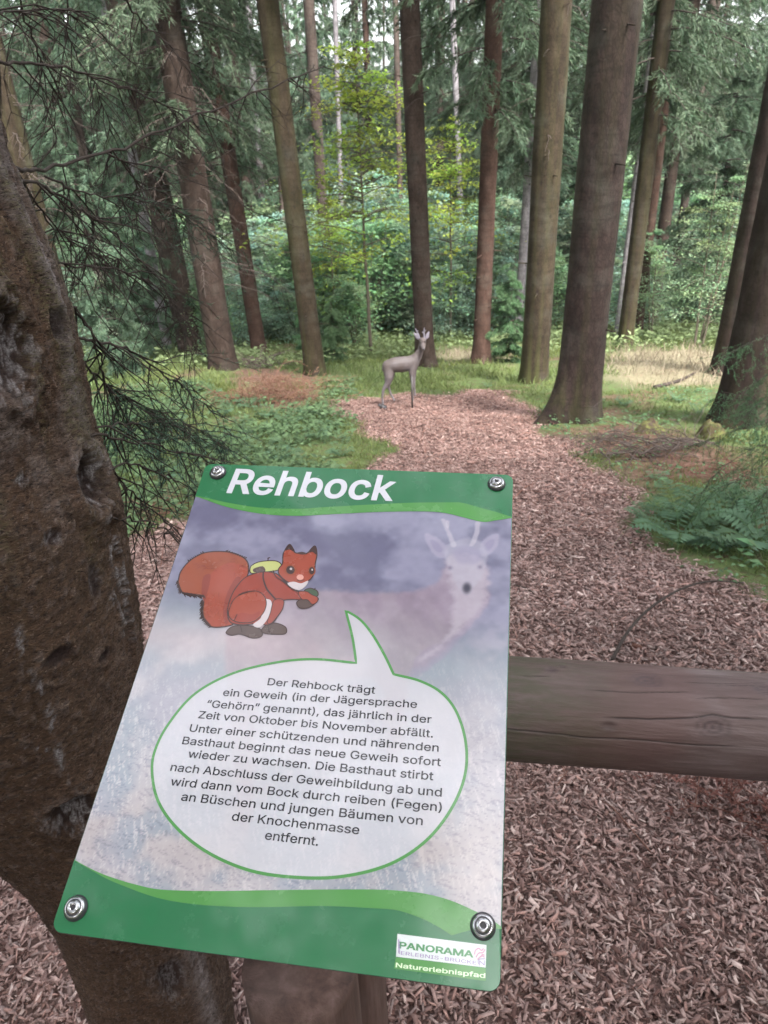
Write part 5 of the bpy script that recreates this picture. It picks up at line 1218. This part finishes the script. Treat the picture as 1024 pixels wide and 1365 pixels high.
# ------------------------------------------------------------------ ferns
def frond(L, np_, seed):
    r = np.random.default_rng(seed); u = np.linspace(0, 1, 12); side = r.normal(0, .05)
    ax = np.stack([L*(u*.85), L*side*u**2, L*(.55*np.sin(u*2.2)*(1)-.28*u**2)], -1)
    g = Geo(); add_tube(g, ax, np.linspace(.0028, .0008, 12), 4, (.6, .6, .4)); A = []; D_ = []; LL = []
    for k in range(np_):
        t = .12+.87*k/np_; i = t*11; i0 = min(int(i), 10); p = ax[i0]+(ax[i0+1]-ax[i0])*(i-i0); T = unit(ax[i0+1]-ax[i0])
        ln = L*.26*math.sin(min(1, (t-.05)*1.25+.12)*math.pi)**.8*(1-.35*t)
        for sd in (-1, 1):
            S = unit(np.cross(T, [0, 0, 1.0]))*sd; d = unit(S+T*.35+np.array([0, 0, -.18+r.normal(0, .06)]))
            A.append(p); D_.append(d); LL.append(ln)
    n = len(A); LL = np.array(LL)
    V, F, C = leaves(np.array(A), np.array(D_), LL, np.minimum(LL*.30, .026)+.006, np.tile([0, 0, 1.0], (n, 1)), r.uniform(.42, .58, (n, 1))*np.ones((1, 3)), .05); g.add(V, F, C)
    return g.mesh('frond', M['fern'])
FR = [frond(.55, 14, 900+k) for k in range(4)]
def fern(px, py, sc, n, label, group, seed, loc=None):
    r = np.random.default_rng(seed); p = G(px, py) if loc is None else loc; p = (p[0], p[1], float(gz(p[0], p[1])))
    t = thing('fern', label, 'fern', p, r.uniform(0, 6), group); t.scale = (sc,)*3
    for k in range(n):
        f = link('frond', FR[int(r.integers(0, 4))], t); f.rotation_euler = (r.normal(0, .12), r.normal(.05, .15), k/n*6.283+r.normal(0, .25)); s2 = r.uniform(.75, 1.1); f.scale = (s2,)*3
LF = ['the path edge', 'the mossy bank', 'the right frame edge']
for k, (px, py, sc, lab) in enumerate([(862, 700, .55, 'fern at the edge of the chips, leftmost of the right-hand ferns'), (905, 722, .80, 'bright fern with fronds lying over the chips right of the path'), (902, 690, .7, 'fern behind the bright one, at the foot of the mossy bank'), (945, 700, .85, 'dark fern in the middle of the right-hand fern clump'),
        (985, 705, .9, 'dark fern under the hanging spruce twigs'), (1015, 735, .9, 'fern cut by the right edge of the photo'), (1000, 685, .85, 'fern in shade behind the clump at the right edge'), (960, 735, .6, 'low fern in front of the dark fern clump')]):
    fern(px, py, sc, 8, lab, None, 40+k)
lf = sorted([300, 352, 232, 420, 455, 200, 385, 335, 268, 165, 315, 250, 190, 145, 378, 410, 355, 225, 285, 440])
for k, (px, py, sc) in enumerate([(300, 560, .5), (352, 605, .45), (232, 575, .5), (420, 585, .4), (455, 605, .4), (200, 610, .5), (385, 568, .4), (335, 545, .45), (268, 610, .45), (165, 575, .5), (315, 590, .45), (250, 545, .5), (190, 548, .5), (145, 612, .45), (378, 612, .4), (410, 556, .35), (355, 560, .42), (225, 640, .4), (285, 530, .4), (440, 570, .35)]):
    fern(px, py, sc*1.25, 7, 'small fern in the ground cover left of the path, %s from left' % ORD[lf.index(px)], 'small ferns left of the path', 60+k)
for k, (px, py, sc) in enumerate([(872, 640, .3), (830, 545, .35), (900, 545, .4), (760, 500, .35), (650, 545-30, .3), (930, 560, .4)]):
    fern(px, py, sc, 6, ['small fern on the mossy patch above the fern clump', 'small fern behind the thick dark spruce foot', 'small fern below the dry grass', 'small fern left of the thick dark spruce', 'small fern on the grass strip behind the chips', 'small fern left of the right-edge spruce'][k], None, 90+k)

# broad leaves at the lower right edge
g = Geo(); P0 = G(1022, 760); base = np.array([P0[0], P0[1], float(gz(P0[0], P0[1]))])
r = np.random.default_rng(5)
bp = thing('broad_leaf_plant', 'few broad bright leaves at the right edge below the ferns', 'plant', base)
lm_ = Geo().add(*leaves(np.array([[0, 0, 0.0]]), np.array([[1.0, 0, 0]]), [.085], [.055], np.array([[0, 0, 1.0]]), (.6, .62, .5))).mesh('leaf', M['fern'])
for k in range(9):
    l = link('leaf', lm_, bp); l.location = (r.normal(-.03, .06), r.normal(0, .06), r.uniform(.03, .12)); l.rotation_euler = (r.normal(0, .3), r.normal(.1, .3), r.uniform(0, 6)); l.scale = (r.uniform(.7, 1.2),)*3
g = Geo()
for ch in bp.children: add_tube(g, [(0, 0, -.02), tuple(ch.location)], [.002, .001], 4)
link('stems', g.mesh('stems', M['stem']), bp)

# ------------------------------------------------------------------ brush, stump, sticks, cone
def brush(label, px, py, rx, ry, hz, n, seed, mat, fuzz=0, lmin=.2, lmax=.7, rad=.004, name='brush_pile'):
    r = np.random.default_rng(seed); c0 = G(px, py); c0 = np.array([c0[0], c0[1], float(gz(c0[0], c0[1]))])
    t = thing(name, label, 'brush pile', c0); A = []; B = []; RA = []; RB = []; FA = []; FB = []
    for k in range(n):
        q = r.normal(0, .45, 2); p = np.array([q[0]*rx, q[1]*ry, 0]); p[2] = max(0, hz*(1-q@q*.8)*r.random())+float(gz(c0[0]+p[0], c0[1]+p[1]))-c0[2]
        a = r.uniform(0, 6.28); d = unit(np.array([math.cos(a), math.sin(a)*.7, r.uniform(-.15, .55)])); L = r.uniform(lmin, lmax); m = 4; rr_ = rad*r.uniform(.4, 1.6)
        for j in range(m):
            pn = p+d*L/m; A.append(p); B.append(pn); RA.append(rr_*(1-j/m*.8)); RB.append(rr_*(1-(j+1)/m*.8)); FA.append(p); FB.append(pn)
            for _ in range(2):
                d2 = unit(d+r.normal(0, .55, 3)); e = pn+d2*L*r.uniform(.1, .3); A.append(pn); B.append(e); RA.append(rr_*.4); RB.append(rr_*.15); FA.append(pn); FB.append(e)
            p = pn; d = unit(d+r.normal(0, .2, 3)+np.array([0, 0, -.22]))
    g = Geo().add(*segs(A, B, RA, RB)); o = link('twigs', g.mesh('twigs', mat), t); o['kind'] = 'stuff'
    if fuzz:
        A, B = np.array(FA), np.array(FB); i = r.integers(0, len(A), fuzz); p = A[i]+(B[i]-A[i])*r.random((fuzz, 1)); d = unit(unit(B[i]-A[i])*.6+r.normal(0, .6, (fuzz, 3)))
        o = link('dead_needles', Geo().add(*blades(p, d, r.uniform(.012, .035, fuzz), np.full(fuzz, .006), None, r.uniform(.35, .8, (fuzz, 1))*np.ones((1, 3)))).mesh('dead_needles', M['deadneedle']), t); o['kind'] = 'stuff'
    return t
brush('red-brown heap of dead spruce twigs in front of the mossy-footed spruce', 372, 535, .55, .40, .42, 100, 1, M['twig_red'], 14000, .3, .7)
brush('smaller red-brown twig heap right under the broad grey-brown spruce', 318, 540, .35, .25, .22, 45, 2, M['twig_red'], 3500, .2, .5)
brush('grey heap of dead branches between the thick spruce and the right-edge one', 870, 607, .55, .22, .16, 70, 3, M['twig_grey'], 0, .3, .8, .006)
brush('thin dead twigs heaped at the foot of the thick dark spruce', 815, 588, .35, .15, .12, 34, 4, M['twig_grey'], 0, .2, .5, .004)
brush('pale dead branches lying under the two leaning spruces on the left', 345, 492, .9, .4, .22, 40, 5, M['twig_grey'], 0, .4, 1.1, .009)
brush('dead twigs on the ground under the hanging spruce at the right', 960, 640, .5, .3, .10, 60, 6, M['twig_red'], 0, .15, .5, .003)
brush('dead twigs on the ground left beside the foreground trunk', 215, 690, .35, .4, .06, 60, 7, M['twig_red'], 0, .15, .5, .003)
brush('tangle of dry twigs at the lower right behind the rail', 1010, 1080, .14, .12, .05, 26, 8, M['twig_red'], 1500, .08, .25, .002)
s = NT('mossy_wood'); n = s.noise(12, 5, .6, s.obj()); s.base(s.ramp(n, [(.35, (.06, .042, .032)), (.5, (.10, .095, .04)), (.7, (.15, .17, .055))])).rough(.95, .1); s.bump(s.noise(60, 4, .7, s.obj()), .9, .01); M['mossy'] = s.m
def mound(name, label, cat, px, py, rx, ry, h, seed, mat=None):
    p = G(px, py); a = np.arange(40)/40*2*np.pi; rr_ = np.linspace(0, 1, 14); RR_, AA_ = np.meshgrid(rr_, a, indexing='ij')
    lob = 1+.35*(vnoise(np.cos(AA_)*2+5, np.sin(AA_)*2+5, seed)-.5)*2; x = RR_*rx*lob*np.cos(AA_); y = RR_*ry*lob*np.sin(AA_)
    z = h*(1-RR_**2.2)*(1+.5*(fbm(x*9+3, y*9, seed)-.5)*2)-.05; V = np.stack([x, y, z], -1).reshape(-1, 3)
    i, j = np.meshgrid(np.arange(13), np.arange(40), indexing='ij'); j2 = (j+1) % 40; F = np.stack([i*40+j, (i+1)*40+j, (i+1)*40+j2, i*40+j2], -1).reshape(-1, 4)
    r = np.random.default_rng(seed); g = Geo().add(V, F, (.5, .5, .5)); me = g.mesh(name, mat or M['mossy'], True)
    return thing(name, label, cat, (p[0], p[1], float(gz(p[0], p[1]))), 0, None, me)
mound('mossy_stump', 'low mossy stump behind the heap of dead branches', 'stump', 868, 580, .16, .12, .17, 3)
mound('mossy_stump', 'mossy root lump at the left foot of the dark spruce at the right edge', 'stump', 945, 592, .14, .14, .20, 5)
def stick(name, label, pts, rad, mat, lift=.02, cat='stick', arch=None):
    Q = []
    for k, (x, y) in enumerate(pts):
        p = G(x, y); Q.append([p[0], p[1], float(gz(p[0], p[1]))+lift+(arch[k] if arch else 0)])
    Q = np.array(Q); o0 = Q[0].copy(); P = smoothline(Q-o0, 8); g = Geo(); add_tube(g, P, rad*(1-.5*np.linspace(0, 1, len(P))), 8); return thing(name, label, cat, o0, 0, None, g.mesh(name, mat, True))
stick('curved_stick', 'long bent reddish stick arching over the chips above the rail', [(815, 885), (835, 855), (865, 828), (905, 803), (945, 789), (990, 784)], .0080, M['twig'], .014, arch=[0, .03, .06, .06, .04, 0])
stick('straight_stick', 'short dark stick lying across the chips just right of the sign', [(684, 668), (700, 655), (716, 648)], .006, M['twig_red'], .008)
stick('thin_stick', 'thin dark stick on the chips beside the right edge of the sign', [(686, 778), (700, 782), (712, 790)], .005, M['twig'], .008)
stick('fallen_branch', 'dark fallen branch in the dry grass right of the thick dark spruce', [(872, 524), (905, 514), (925, 508)], .03, M['twig'], .03)
stick('fallen_branch', 'grey fallen branch lying on the bank behind the dead branches', [(860, 600), (905, 598), (950, 606)], .014, M['twig_grey'], .05)
stick('fallen_branch', 'long grey branch on the ground left behind the foreground trunk', [(330, 488), (365, 480), (395, 470)], .03, M['twig_grey'], .05)
p = G(855, 868); g = Geo(); add_tube(g, smoothline([(0, 0, .012), (.004, .012, .014), (.008, .03, .013), (.010, .046, .010)], 4), [.004, .007, .009, .010, .0105, .011, .011, .011, .010, .009, .007, .005, .003], 10)
rr2 = np.random.default_rng(2); n = 120; a = rr2.uniform(0, 6.28, n); tt = rr2.random(n); P_ = np.stack([.009*np.cos(a)+.008*tt, .004+tt*.04, .013+.009*np.sin(a)], -1); D_ = unit(np.stack([np.cos(a), -.9*np.ones(n), np.sin(a)], -1))
g.add(*leaves(P_, D_, np.full(n, .008), np.full(n, .007), np.stack([np.cos(a), np.ones(n)*.3, np.sin(a)], -1), (.4, .4, .4)))
thing('pine_cone', 'small brown spruce cone on the chips next to the bent stick', 'cone', (p[0], p[1], float(gz(p[0], p[1]))), 1.2, None, g.mesh('pine_cone', M['twig_red']))

# ------------------------------------------------------------------ young spruce at the right edge, close to the viewer
b = at_y(1085, 700, 4.6); org = np.array([b[0], 4.6, float(gz(b[0], 4.6))])
ys = thing('young_spruce', 'young spruce reaching in from the right edge with needled twigs over the ferns', 'young tree', org)
g = Geo(); add_tube(g, smoothline([(0, 0, -.05), (-.02, .01, .7), (.02, 0, 1.4), (0, .02, 2.0)], 8), np.linspace(.022, .006, 25), 8); link('trunk', g.mesh('trunk', M['twig'], True), ys)
r = np.random.default_rng(12)
YB = [([(1070, 470), (1035, 490), (1005, 512), (975, 535)], 4.5), ([(1075, 505), (1040, 520), (1010, 540), (985, 562)], 4.4), ([(1075, 540), (1040, 545), (1000, 530), (960, 522)], 4.7), ([(1070, 590), (1030, 590), (990, 605), (945, 640)], 4.3),
 ([(1070, 560), (1020, 560), (975, 575), (930, 592)], 4.8), 
      ([(1060, 450), (1030, 445), (990, 462), (960, 480)], 5.0), ([(1070, 600), (1030, 610), (985, 640), (925, 660)], 4.6), ([(1070, 635), (1040, 640), (1020, 660), (1000, 690)], 4.3)]
for k, (pts, dep) in enumerate(YB): near_branch(pts, (dep*1.02, dep*.96), .008, 34, 420, 700+k, .26, .9, ys, 'twig')
#@@D

# ------------------------------------------------------------------ thin forest air
hz = bpy.data.materials.new('haze'); hz.use_nodes = True; t_ = hz.node_tree; t_.nodes.remove(t_.nodes['Principled BSDF'])
pv = t_.nodes.new('ShaderNodeVolumePrincipled'); pv.inputs['Color'].default_value = (.86, .93, .92, 1); pv.inputs['Density'].default_value = .0005; pv.inputs['Anisotropy'].default_value = .3
t_.links.new(pv.outputs[0], t_.nodes['Material Output'].inputs['Volume'])
X0, X1, Y0, Y1, Z0, Z1 = -440, 440, -75, 620, -12, 40
V = [(x, y, z) for x in (X0, X1) for y in (Y0, Y1) for z in (Z0, Z1)]
o = link('haze', mesh('haze', V, np.array([[0, 1, 3, 2], [4, 6, 7, 5], [0, 4, 5, 1], [2, 3, 7, 6], [0, 2, 6, 4], [1, 5, 7, 3]]), hz)); o['kind'] = 'stuff'; o['label'] = 'faint haze in the forest air'
